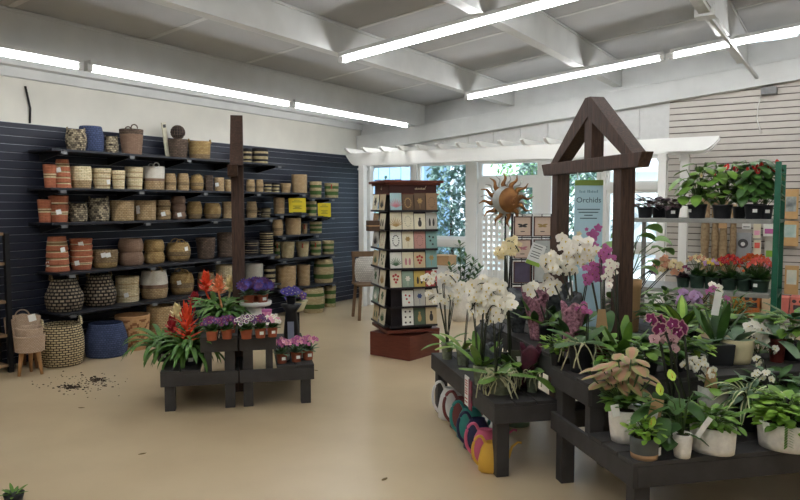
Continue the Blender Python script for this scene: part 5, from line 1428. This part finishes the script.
orchid(622, 372, ZF1, 19, 16, 'clear', 'orchid with tall upright leaves and tangled roots behind the caladium', [(611, 269, 6, 8, 8), (607, 280, 4, 5, 3)], F_whitep, 8.5, 7, .24, .062, lm=G_mid, roots=26, pitch=(.6, 1.4), droop=.25)
orchid(581, 374, ZF1, 27, 30, 'black', 'small magenta orchid in the large black pot at the corner of the near stand', [(583, 308, 6, 6, 6)], bloom('phal', P_mag, P_crim, P_white), 6, 7, .20, .085, lm=G_dark, roots=10, pitch=(.1, .9))
orchid(603, 366, ZF1, 15, 22, 'red', 'leafy orchid in an oxblood pot right of the large black pot', [], F_white, 8, 5, .18, .07, lm=G_mid, pitch=(.2, 1.0))
orchid(0, 0, 0, 20, 20, 'clear', 'orchid with plum flowers edged white on two dark stems', [(656, 322, 8, 6, 3), (676, 326, 9, 6, 3)], F_edge, 16, 4, .2, .07, lm=G_dark, loc=R_(.78, -.62, ZF0))
orchid(0, 0, 0, 14, 18, 'white', 'faded blush orchid drooping under the plum edged one', [(664, 337, 8, 5, 4), (655, 340, 6, 5, 2), (674, 341, 4, 8, 3)], F_blush, 12, 4, .2, .07, lm=G_dark, loc=R_(.73, -.50, ZF0))
orchid(667, 434, ZF0, 34, 20, 'white', 'dark leaved orchid in a wide white pot behind the anthurium', [], F_white, 8, 7, .2, .08, lm=G_dark, pitch=(.1, .9))
orchid(684, 403, .45, 30, 40, 'white', 'dwarf orchid with small white flowers in a white pot', [(690, 364, 7, 7, 6), (703, 370, 7, 9, 9), (698, 361, 8, 5, 5)], F_white, 8, 6, .16, .06, lm=G_bright, pitch=(.3, 1.2), loc=R_(.98, -.48, ZF0 + .0)) 
orchid(0, 0, 0, 34, 24, 'cream', 'white orchid with large blooms in a cream pot with a dead leaf', [(752, 329, 7, 6, 6), (766, 331, 6, 5, 3), (759, 339, 7, 4, 4)], F_white, 11, 6, .2, .07, lm=G_grey, loc=R_(1.33, -.20, ZF1))
orchid(0, 0, 0, 18, 18, 'black', 'small white orchid cluster above the striped leaves', [(764, 376, 8, 5, 7), (760, 361, 4, 4, 3)], F_white, 8, 5, .18, .06, lm=G_dark, loc=R_(1.20, -.62, ZF0))
orchid(0, 0, 0, 16, 24, 'red', 'orchid bud plant in a dark red pot at the right edge', [(790, 332, 6, 4, 3), (773, 351, 2, 7, 2)], F_white, 8, 6, .24, .07, lm=G_grey, loc=R_(1.56, -.24, ZF1))
orchid(0, 0, 0, 16, 22, 'clear', 'peach orchid on thin stems right of the arch post', [(662, 264, 9, 8, 14), (675, 267, 8, 7, 11)], [F_peach, F_creamy, F_peach], 7, 4, .2, .07, loc=R_(1.42, 1.0, ZB1))
orchid(0, 0, 0, 14, 22, 'clear', 'lilac orchid just left of the peach one', [(654, 269, 4, 4, 4)], F_lil, 7.5, 3, .18, .06, loc=R_(1.30, 1.1, ZB1))
orchid(0, 0, 0, 16, 20, 'black', 'magenta and pink orchid above the lime striped leaves', [(687, 298, 9, 6, 8), (697, 296, 5, 5, 3)], F_lil, 9.5, 4, .2, .07, lm=G_mid, loc=R_(1.36, .42, ZB1))
orchid(0, 0, 0, 16, 20, 'black', 'white and magenta orchid with a hanging white tag', [(716, 291, 8, 6, 7), (722, 303, 6, 7, 6)], [F_whitep, F_mag, F_white], 8, 4, .2, .07, lm=G_mid, loc=R_(1.52, .45, ZB1))

# tall leafy plant in kraft wrap
t, r, H = pot(0, 0, 0, 23, 52, 'kraft', 'tall light green plant in a tall kraft paper wrapped pot above the orchids', loc=R_(1.20, .68, ZB1), tagc=.01)
kt = t
mb = MB(); st = MB(); D = depth(t.location)
for i, (px, py) in enumerate(((625, 243), (638, 236), (652, 248), (622, 256), (634, 258), (648, 262), (640, 268), (628, 270), (655, 240), (630, 233), (645, 228), (618, 246), (660, 250), (636, 248))):
    p = atd(px, py, D + RN.uniform(-.15, .15)) - t.location; a = math.atan2(p.y, p.x)
    a = math.atan2(RGT.y, RGT.x) + (0 if px > 637 else PI) + RN.uniform(-.7, .7)
    mb.leaf(p, a, .5, .15, .07, 1.9, 'lance', .1, 6, roll=RN.uniform(-.8, .8)); st.tube([(0, 0, H), (p.x * .4, p.y * .4, H + (p.z - H) * .7), p], .003, 4)
part('foliage', mb, leafm('leaf_light', (110, 150, 84), (140, 176, 104)), t, True); part('stems', st, M_stem, t, True); done(t)

# patterned sleeves and black bags on the upper bench
M_sleeve = mat('magenta_pattern', (70, 26, 44), .35, alt=(206, 150, 168), scale=60); M_sleeve2 = mat('black_film', (40, 42, 50), .25, alt=(110, 114, 118), scale=22)
def sleeve(loc, r, h, m, label, lean=0, flare=1.5):
    t = thing('plant_sleeve', label, 'gift bag', loc); mb = MB(); n = 12; seg = 24; rows = []; ph = RN.uniform(0, 6)
    for i in range(n + 1):
        u = i / n; row = []
        for k in range(seg + 1):
            a = 2 * PI * k / seg; rr_ = r * (.55 + (flare - .55) * u ** 1.2) * (1 + .12 * u * math.sin(5 * a + ph) + .05 * math.sin(11 * a))
            row.append(mb.vert((rr_ * math.cos(a) + lean * u * h, rr_ * math.sin(a) * .6, h * u * (1 + .12 * math.sin(3 * a + ph) * u))))
        rows.append(row)
    for i in range(n):
        for k in range(seg): mb.face((rows[i][k], rows[i][k + 1], rows[i + 1][k + 1], rows[i + 1][k]))
    mb.face(rows[0][:-1][::-1])
    o = part('wrap', mb, m, t, True); so = o.modifiers.new('solid', 'SOLIDIFY'); so.thickness = .002
    rosette(t, h * .35, 7, h * .7, .05, G_dark, 'lance', (.5, 1.3), .6)
    return t
sleeve(R_(.46, .52, ZB1), .06, .30, M_sleeve, 'magenta patterned plant sleeve, left one on the upper bench')
sleeve(R_(.52, .18, ZB1), .06, .26, M_sleeve, 'magenta patterned plant sleeve, right one beside the black pot', .1, 1.25)
sleeve(R_(.45, .78, ZB1), .07, .26, M_sleeve2, 'black and silver film sleeve behind the white orchids', -.1, 1.8)
sleeve(R_(.62, .64, ZB1), .07, .32, M_sleeve2, 'black and silver film sleeve behind the magenta sleeves', 0, 1.7)
sleeve(R_(.2, .72, ZB0), .06, .28, M_sleeve2, 'black and silver film sleeve standing on the low bench', .1, 1.6)
sleeve(R_(.29, .28, ZB0), .05, .24, mat('maroon_film', (96, 40, 60), .35, alt=(60, 30, 40), scale=20), 'maroon plant sleeve low behind the small emblem label', .15, 1.3)

# ------------------------------------------------ near stand, front row
t, r, H = pot(624, 445, ZF0, 33, 33, 'white', 'pink and cream caladium in a tall white pot at the left of the near stand', tagc=None)
D = depth(t.location)
mb = MB(); st = MB()
for (px, py, s_) in ((602, 368, .11), (592, 378, .1), (612, 381, .13), (628, 362, .12), (640, 372, .12), (622, 374, .13), (634, 384, .13), (650, 384, .11), (597, 387, .1), (610, 366, .1), (630, 370, .1), (618, 358, .09), (604, 377, .12), (642, 364, .09), (632, 352, .09), (646, 391, .09), (588, 371, .09), (600, 386, .1), (615, 372, .1), (625, 367, .1), (636, 377, .1), (652, 378, .09), (609, 388, .09), (624, 386, .1)):
    p = atd(px, py, D + RN.uniform(-.10, .04)) - t.location; sx_ = p.dot(RGT)
    a = YAW - PI / 2 + sx_ * 9 + RN.uniform(-.4, .4)
    s_ *= .78; mb.leaf(p - Vector((math.cos(a), math.sin(a), 0)) * s_ * .4 + Vector((0, 0, s_ * .25)), a, -.2 + RN.uniform(-.25, .3), s_ * 1.15, s_ * .8, .7, 'heart', .1, 6, 0, 1); st.tube([(0, 0, H), p * .5 + Vector((0, 0, H * .5)), p], .003, 4)
part('pink_leaves', mb, [leafm('leaf_dusty_pink', (190, 140, 116), (172, 138, 98)), leafm('leaf_pink_rim', (176, 156, 108), (140, 154, 84))], t, True); part('stems', st, M_stem, t, True)
foliage(t, (0, 0, H + .05), .09, .09, .06, 46, .075, .05, G_mid, 'heart', (0, 0, H), m2=G_dark)
q = part('kraft_card', MB().b2((-.028, -.002, 0), (.028, .002, .11)), M_kraft, t, loc=RGT * .10 - FWD * .09 + Vector((0, 0, H * .75)), rot=(0, .2, YAW)); part('printed_square', MB().b2((-.015, -.0035, .02), (.013, -.0022, .05)), M_tag, q)
part('plant_tag', MB().b2((-.018, -.002, 0), (.018, .002, .055)), M_tag, t, loc=-RGT * .07 - FWD * .10 + Vector((0, 0, H * .95)), rot=(0, -.2, YAW)); done(t)

t, r, H = pot(644, 461.5, ZF0, 30, 22, 'twotone', 'bright green leafy plant in a grey pot with bare clay foot', taper=.9)
foliage(t, (0, 0, H + .035), .075, .075, .045, 90, .045, .028, G_bright, 'round', (0, 0, H), m2=G_lime); done(t)
part('price_label', MB().box((0, 0, 0), (.02, .002, .035)), M_tag, t, loc=RGT * r * .85 - FWD * r * .6 + Vector((0, 0, H * .4)), rot=(0, 0, YAW + .8))

def anthurium(px, py, z, wpx, hpx, kind, label, leaves, blooms, fm, lm=G_dark, loc=None, lsize=.11, bs=.05, tagc=None, cat='anthurium', extra=0):
    t, r, H = pot(px, py, z, wpx, hpx, kind, label, cat, None, 'potted_anthurium', loc=loc, tagc=tagc); D = depth(t.location)
    mb = MB(); st = MB()
    for (x, y) in leaves:
        p = atd(x, y, D + RN.uniform(-.06, .06)) - t.location; sd_ = p.dot(RGT)
        a = YAW + (0 if sd_ > 0 else PI) + RN.uniform(-.9, .9) * (1 if sd_ > 0 else -1) + (-.5 if sd_ > 0 else .5)
        mb.leaf(p, a, RN.uniform(-.8, .1), lsize * RN.uniform(.85, 1.15), lsize * .66, .8, 'heart', .08, 6, roll=RN.uniform(-.3, .3)); st.tube([(0, 0, H * .9), Vector((p.x * .4, p.y * .4, H + (p.z - H) * .75)), p], .003, 4)
    if extra:
        for i in range(extra):
            a = i * 2.4; q_ = RN.uniform(.3, 1.5); p = Vector((math.cos(a) * r * q_, math.sin(a) * r * q_, H + .05 + (i / extra) * (.16 if lm is G_mid and not blooms else .33))); mb.leaf(p, a, RN.uniform(-.4, .3), lsize * RN.uniform(.8, 1.15), lsize * .62, .9, 'heart', .08, 5); st.tube([(0, 0, H * .9), (p.x * .4, p.y * .4, p.z * .7), p], .003, 4)
    part('leaves', mb, lm, t, True)
    for (x, y) in blooms:
        p = atd(x, y, D - .05) - t.location
        o = addflower(t, fm, p, bs, VIEW(t.location) + RN.uniform(-.7, .7), RN.uniform(-.9, -.2), 'spathe'); st.tube([(0, 0, H * .9), Vector((p.x * .4, p.y * .4, H + (p.z - H) * .7)), p], .003, 4)
    part('stems', st, M_stem, t, True); done(t); return t
F_lime = bloom('anth', pet('spathe_lime', (190, 220, 80), (206, 232, 110)), P_yel); F_reda = bloom('anth', P_red, P_cream); F_whta = bloom('anth', P_white, P_red)
anthurium(682, 459.5, ZF0, 20, 24, 'white', 'lime flowered anthurium with heart leaves in a small white pot', [(664, 424), (672, 436), (690, 434), (660, 436), (680, 424), (664, 418), (676, 398), (688, 402), (655, 400), (646, 408), (694, 392), (668, 406)], [(672, 377), (660, 391), (652, 424)], F_lime, lsize=.11, bs=.055, lm=G_dark)
part('tag_stick', MB().b2((-.012, -.002, 0), (.012, .002, .1)), M_tag, [o for o in COL.objects if o.get('label', '').startswith('lime flowered')][0], loc=RGT * .05 - FWD * .03 + Vector((0, 0, .1)), rot=(0, .6, YAW))
t, r, H = pot(712, 457.5, ZF0, 46, 26, 'white', 'feathery green plant in a white oval pot on the near stand', oval=.75, taper=.93)
foliage(t, (0, 0, H + .035), .11, .08, .06, 120, .06, .032, G_mid, 'lance', (0, 0, H), m2=G_bright); done(t)
t, r, H = pot(0, 0, 0, 22, 18, 'black', 'plant with drooping green leaves edged white behind the oval pot', loc=R_(1.10, -.58, ZF0))
rosette(t, H * 1.9, 30, .25, .03, G_dark, 'strap', (-.1, 1.1), 2.0, G_cream, 'striped_leaves', fold=.2, seg=8)
foliage(t, (0, 0, H + .1), .10, .10, .06, 40, .08, .03, G_grey, 'lance', (0, 0, H)); done(t)
t, r, H = pot(785, 455, ZF0, 56, 27, 'white', 'dense green pothos in the largest white pot at the right edge', oval=.8, taper=.9)
foliage(t, (0, 0, H + .05), .15, .12, .09, 190, .065, .048, G_bright, 'heart', (0, 0, H), m2=G_mid)
mb = MB()
for i in range(9):
    for s_ in (-1, 1):
        p = Vector((-.01, -r * .95, H + .02 - i * .012)); mb.leaf(p, -PI / 2 + YAW + s_ * 1.2, -.3, .03, .01, .4, 'lance', .1, 3)
part('fern_sprig', mb, G_mid, t, True, rot=(0, 0, .2)); done(t)

# mid rows
def leafy(loc, wpx, hpx, kind, label, rx, rz, n, L, W, m, shape='lance', m2=None, medge=None, up=.0, cat='potted plant', tagc=None, ry=None):
    t, r, H = pot(0, 0, 0, wpx, hpx, kind, label, cat, loc=loc, tagc=tagc)
    foliage(t, (0, 0, H + rz * .75 + up), rx, ry or rx, rz, n, L, W, m, shape, (0, 0, H * .9), medge=medge, m2=m2); done(t); return t
leafy(R_(1.55, .15, ZB1), 22, 18, 'black', 'bushy fine leaved palm behind the white orchid in the cream pot', .14, .12, 190, .08, .012, G_dark, 'lance', m2=G_mid)
t, r, H = pot(0, 0, 0, 24, 18, 'black', 'lime striped aglaonema in the middle of the right stand', loc=R_(1.29, .22, ZB1)); rosette(t, H, 16, .24, .07, G_lime, 'lance', (.2, 1.2), .8, G_mid, 'striped_leaves', seg=6); done(t)
t, r, H = pot(716, 366, ZF1, 29, 21, 'square', 'plant with tall dark pointed leaves in a square black pot'); rosette(t, H, 7, .25, .07, G_dark, 'lance', (1.0, 1.5), .25, seg=7); done(t)
part('name_tag', MB().b2((-.02, -.002, 0), (.02, .002, .13)), M_tag, t, loc=(-.03, -.03, .27), rot=(0, .15, 0))
leafy(R_(.335, -.05, ZF1), 14, 14, 'black', 'mossy green plant spilling beside the large black pot', .07, .05, 70, .05, .025, G_mid, 'round', m2=G_lime)
leafy(R_(.62, -.62, ZF0), 20, 16, 'black', 'dark leaved plant filling behind the two-tone pot', .09, .07, 60, .08, .05, G_dark, 'heart')
leafy(R_(.88, -.30, ZF1), 22, 16, 'black', 'dark green leafy plant behind the blush orchid', .11, .08, 70, .1, .045, G_dark, 'lance', m2=G_mid)
leafy(R_(1.02, -.28, ZF1), 20, 14, 'white', 'yellow green leafy plant above the dwarf white orchid', .07, .05, 44, .08, .028, G_lime, 'lance', m2=G_bright)
leafy(R_(1.20, -.40, ZF0 + .0), 20, 16, 'green', 'mid green plant between the square black and the cream pot', .11, .08, 70, .08, .035, G_dark, 'lance', m2=G_mid)
leafy(R_(1.46, -.52, ZF0), 22, 16, 'red', 'plant with grey green leaves right of the small white orchid cluster', .13, .08, 80, .11, .04, G_dark, 'lance', m2=G_grey)
leafy(R_(1.68, -.2, ZF1), 24, 18, 'black', 'broad leaved plant at the right edge below the green rail', .15, .1, 60, .13, .06, G_mid, 'lance', m2=G_dark)
leafy(R_(1.42, .0 + .04, ZB1), 18, 16, 'black', 'broad leaf green plant beside the fine leaved palm', .1, .1, 40, .12, .055, G_mid, 'lance', m2=G_dark)
leafy(R_(1.80, .18, ZB0), 22, 22, 'green', 'tall green leafy plant under the green rail', .14, .16, 80, .12, .05, G_dark, 'lance', m2=G_mid)
leafy(R_(1.30, .44, ZB1), 16, 12, 'black', 'dark leafy plant behind the lime striped leaves', .12, .1, 60, .1, .045, G_dark, 'lance', m2=G_mid)
leafy(R_(1.55, .78, ZB1), 18, 16, 'black', 'leafy plant under the pink and white orchids', .12, .09, 60, .1, .045, G_dark, 'lance', m2=G_mid)
leafy(R_(.64, .86, ZB1), 18, 16, 'black', 'bronze leafed plant behind the cream moth orchid', .11, .1, 60, .09, .045, G_purp, 'lance', m2=G_dark)
leafy(R_(1.28, .86, ZB1), 18, 12, 'black', 'brown leafed plant behind the kraft wrapped pot', .11, .08, 60, .08, .04, G_purp, 'lance', m2=leafm('leaf_brown', (92, 66, 52), (130, 96, 74)))
# kraft cards
for (loc, l, tl) in ((R_(.58, -.02 - .06, ZF1), 'small kraft paper card among the orchid leaves', .3), (R_(.95, -.50, ZF0), 'folded kraft paper cone beside the dwarf white orchid', -.2)):
    t = thing('kraft_card', l, 'card', loc, YAW)
    part('stick', MB().tube([(0, 0, 0), (0, 0, .2)], .004, 5), M_black, t); part('card', MB().prism([(-.03, .2), (.035, .19), (.02, .3), (-.02, .3)], -.002, .002), M_kraft, t)

# ------------------------------------------------ big pot with a dark green plant behind the orchids
b = onz(461, 322, 0)
t, r, H = pot(461, 322, 0, 22, 32, 'white', 'dark glossy green plant in a large pale grey floor pot behind the white orchids')
for (dx, zt) in ((-.02, .58), (.16, .36), (-.15, .30), (.06, .42), (.24, .28)):
    mb = MB(); st = MB(); tp = Vector((dx * math.cos(YAW), dx * math.sin(YAW), H + zt)); bs = Vector((dx * .3, 0, H * .9)); st.tube([bs, bs.lerp(tp, .5), tp], .006, 5)
    for i in range(22):
        u = .2 + .8 * i / 21; p = bs.lerp(tp, u); mb.leaf(p, i * 2.5, .7, .1, .038, .4, 'lance', .1, 4)
    part('branch', st, M_stem, t, True); part('leaves', mb, G_dark, t, True)
done(t)

# ------------------------------------------------ rack shelf, top: dark begonias and anthuriums
ZR1, ZR0 = 1.375, .765
def rk(px, z, dy=.2): 
    p = ony(px, 220 if z > 1 else 288, YR0 + dy); return Vector((min(max(p.x, XR0 + .06), XR1 - .1), p.y, z))
for (px, dy, l) in ((645, .16, 'leftmost'), (659, .3, 'second'), (672, .14, 'third')):
    t, r, H = pot(0, 0, 0, 15, 11, 'black', 'dark purple leafed begonia on the top rack shelf, %s of three from the left' % l, 'begonia', loc=rk(px, ZR1, dy), tagc=.1 if px == 672 else None)
    foliage(t, (0, 0, H + .035), .10, .1, .05, 44, .075, .045, G_purp, 'heart', (0, 0, H), m2=leafm('leaf_silver_purple', (120, 100, 104), (80, 56, 62))); done(t)
def sc(pts, n=1): return pts
anthurium(0, 0, 0, 18, 14, 'black', 'leafy anthurium without red flowers, leftmost anthurium on the top rack shelf', [(680, 178), (686, 182), (692, 179), (699, 178), (706, 180), (688, 190), (700, 188), (708, 188), (684, 196), (696, 198), (704, 196), (694, 184), (711, 178)], [(701, 176)], bloom('anth', P_cream, P_yel), G_mid, rk(697, ZR1, .16), .15, .05, tagc=-.8, extra=22)
anthurium(0, 0, 0, 19, 14, 'black', 'bushy red anthurium in the widest black pot, middle of the top rack shelf', [(716, 180), (722, 172), (728, 170), (734, 176), (738, 182), (726, 186), (718, 192), (732, 192), (738, 174), (724, 178), (742, 188)], [(714, 174), (726, 168), (736, 170)], F_reda, G_mid, rk(722, ZR1, .16), .13, .065, extra=44)
anthurium(0, 0, 0, 13, 12, 'black', 'small dark leafed anthurium between the two red ones on the top rack shelf', [(736, 188), (742, 180), (744, 192), (738, 196)], [], F_reda, G_dark, rk(739, ZR1, .30), .10, .05, extra=22)
anthurium(0, 0, 0, 19, 15, 'black', 'red anthurium with a white price label on the top rack shelf', [(748, 176), (756, 174), (762, 178), (752, 186), (760, 188), (766, 182), (746, 184), (744, 194)], [(749, 171), (755, 167), (762, 168), (758, 171)], F_reda, G_dark, rk(754, ZR1, .14), .13, .075, tagc=.05, extra=40)
anthurium(0, 0, 0, 15, 14, 'black', 'red anthurium next to the green rack post', [(768, 176), (774, 172), (770, 186), (777, 182)], [(770, 167), (775, 170), (778, 164)], F_reda, G_dark, rk(768, ZR1, .16), .12, .07, tagc=.3, extra=34)
# rack shelf, lower: kalanchoes
def kal(px, dy, wpx, hpx, kind, label, me, n, lm=G_dark, up=.5, fpx=4, spread=1.15, tagc=None):
    violet(0, 0, 0, wpx, hpx, label, me, n, kind, fpx, loc=rk(px, ZR0, dy), lm=lm, cat='flowering plant', up=up, spread=spread, tagc=tagc)
kp = lambda c: bloom('kal', c, P_yel)
kal(683, .16, 13, 10, 'green', 'purple leafed seedling leftmost on the lower rack shelf', [kp(P_plum)], 8, lm=G_purp, up=.2)
kal(697, .16, 15, 13, 'green', 'peach kalanchoe on the lower rack shelf', [kp(P_peach), kp(P_cream)], 26, up=1.0)
kal(711, .16, 14, 12, 'green', 'lilac and yellow primrose on the lower rack shelf', [kp(P_lil), kp(P_yel)], 24, up=.8, fpx=4.5)
kal(719, .34, 8, 13, 'black', 'narrow black pot with crimson sprigs on the lower rack shelf', [kp(P_crim)], 12, up=1.2)
kal(729, .16, 15, 12, 'green', 'crimson kalanchoe on the lower rack shelf', [kp(P_crim), kp(P_red)], 40, up=1.3, spread=1.4)
kal(743, .16, 14, 12, 'green', 'green budding kalanchoe on the lower rack shelf', [kp(P_orange)], 3, lm=G_grey, up=.3)
kal(752, .36, 15, 12, 'green', 'orange kalanchoe behind on the lower rack shelf', [kp(P_orange)], 36, up=1.4, spread=1.4)
kal(760, .14, 17, 13, 'green', 'coral kalanchoe in the widest green pot on the lower rack shelf', [kp(P_coral)], 36, up=.9, spread=1.3, tagc=-.5)
p = rk(779, ZR0, .1)
violet(0, 0, 0, 13, 10, 'salmon kalanchoe between the two green posts', [kp(P_coral), kp(P_pink)], 30, 'white', 4, loc=Vector((XR1 - .10, YR0 + .42, ZR0)), cat='flowering plant', up=1.0, spread=1.2)
# sprout at the bottom left corner
b = onz(18, 499, 0)
t = thing('leafy_sprout', 'tip of a low green plant at the bottom left corner', 'potted plant', (b.x, b.y - .02, 0))
part('pot', MB().lathe([(.001, 0), (.04, 0), (.05, .04), (.045, .04), (.001, .035)], 16), M_bpot, t, True)
rosette(t, .035, 12, .07, .02, G_mid, 'lance', (.3, 1.1), .7)
# ------------------------------------------------ further leafy plants that fill the tiers
leafy(R_(.53, -.34, ZF1), 15, 12, 'black', 'green leafy plant between the large black pot and the caladium', .09, .05, 46, .08, .04, G_mid, 'lance', m2=G_dark)
leafy(R_(.70, -.34, ZF1), 20, 14, 'black', 'dark rounded leafed plant behind the caladium', .11, .07, 60, .09, .05, G_dark, 'round', m2=G_mid)
leafy(R_(1.60, -.66, ZF0), 20, 14, 'black', 'dark leafed plant behind the largest white pot', .14, .07, 70, .1, .05, G_dark, 'heart', m2=G_mid)
leafy(R_(.80, -.70, ZF0), 16, 14, 'black', 'small dark plant between the white anthurium pot and the oval pot', .07, .05, 40, .06, .035, G_dark, 'round', m2=G_mid)
leafy(R_(1.34, -.50, ZF0), 20, 22, 'black', 'large leafed plant behind the striped leaves', .13, .09, 60, .13, .06, G_dark, 'lance', m2=G_grey)
sleeve(R_(.56, .30, ZB1), .045, .30, M_sleeve2, 'black and silver film sleeve between the two magenta sleeves', .1, 1.5)
sleeve(R_(.14, .42, ZB0), .045, .22, M_sleeve2, 'small dark film sleeve behind the orchid with aerial roots', .0, 1.4)
# loose aerial roots trailing over the rail of the low bench
near = [o for o in COL.objects if o.get('label', '') == 'white moth orchid with dangling aerial roots at the near end of the bench'][0]
mb = MB()
for (pts) in ([(492, 376), (484, 379), (478, 384), (476, 398)], [(500, 378), (507, 386), (512, 398), (513, 408), (508, 416), (511, 424)], [(497, 378), (492, 386), (488, 396)], [(503, 377), (511, 382), (515, 392), (518, 399)]):
    D = depth(near.location) - .11; q = []
    for i, (x, y) in enumerate(pts): q.append(atd(x, y, D - .03 * i / len(pts)) - near.location)
    mb.tube(q, .004, 5)
part('trailing_roots', mb, M_root, near, True)
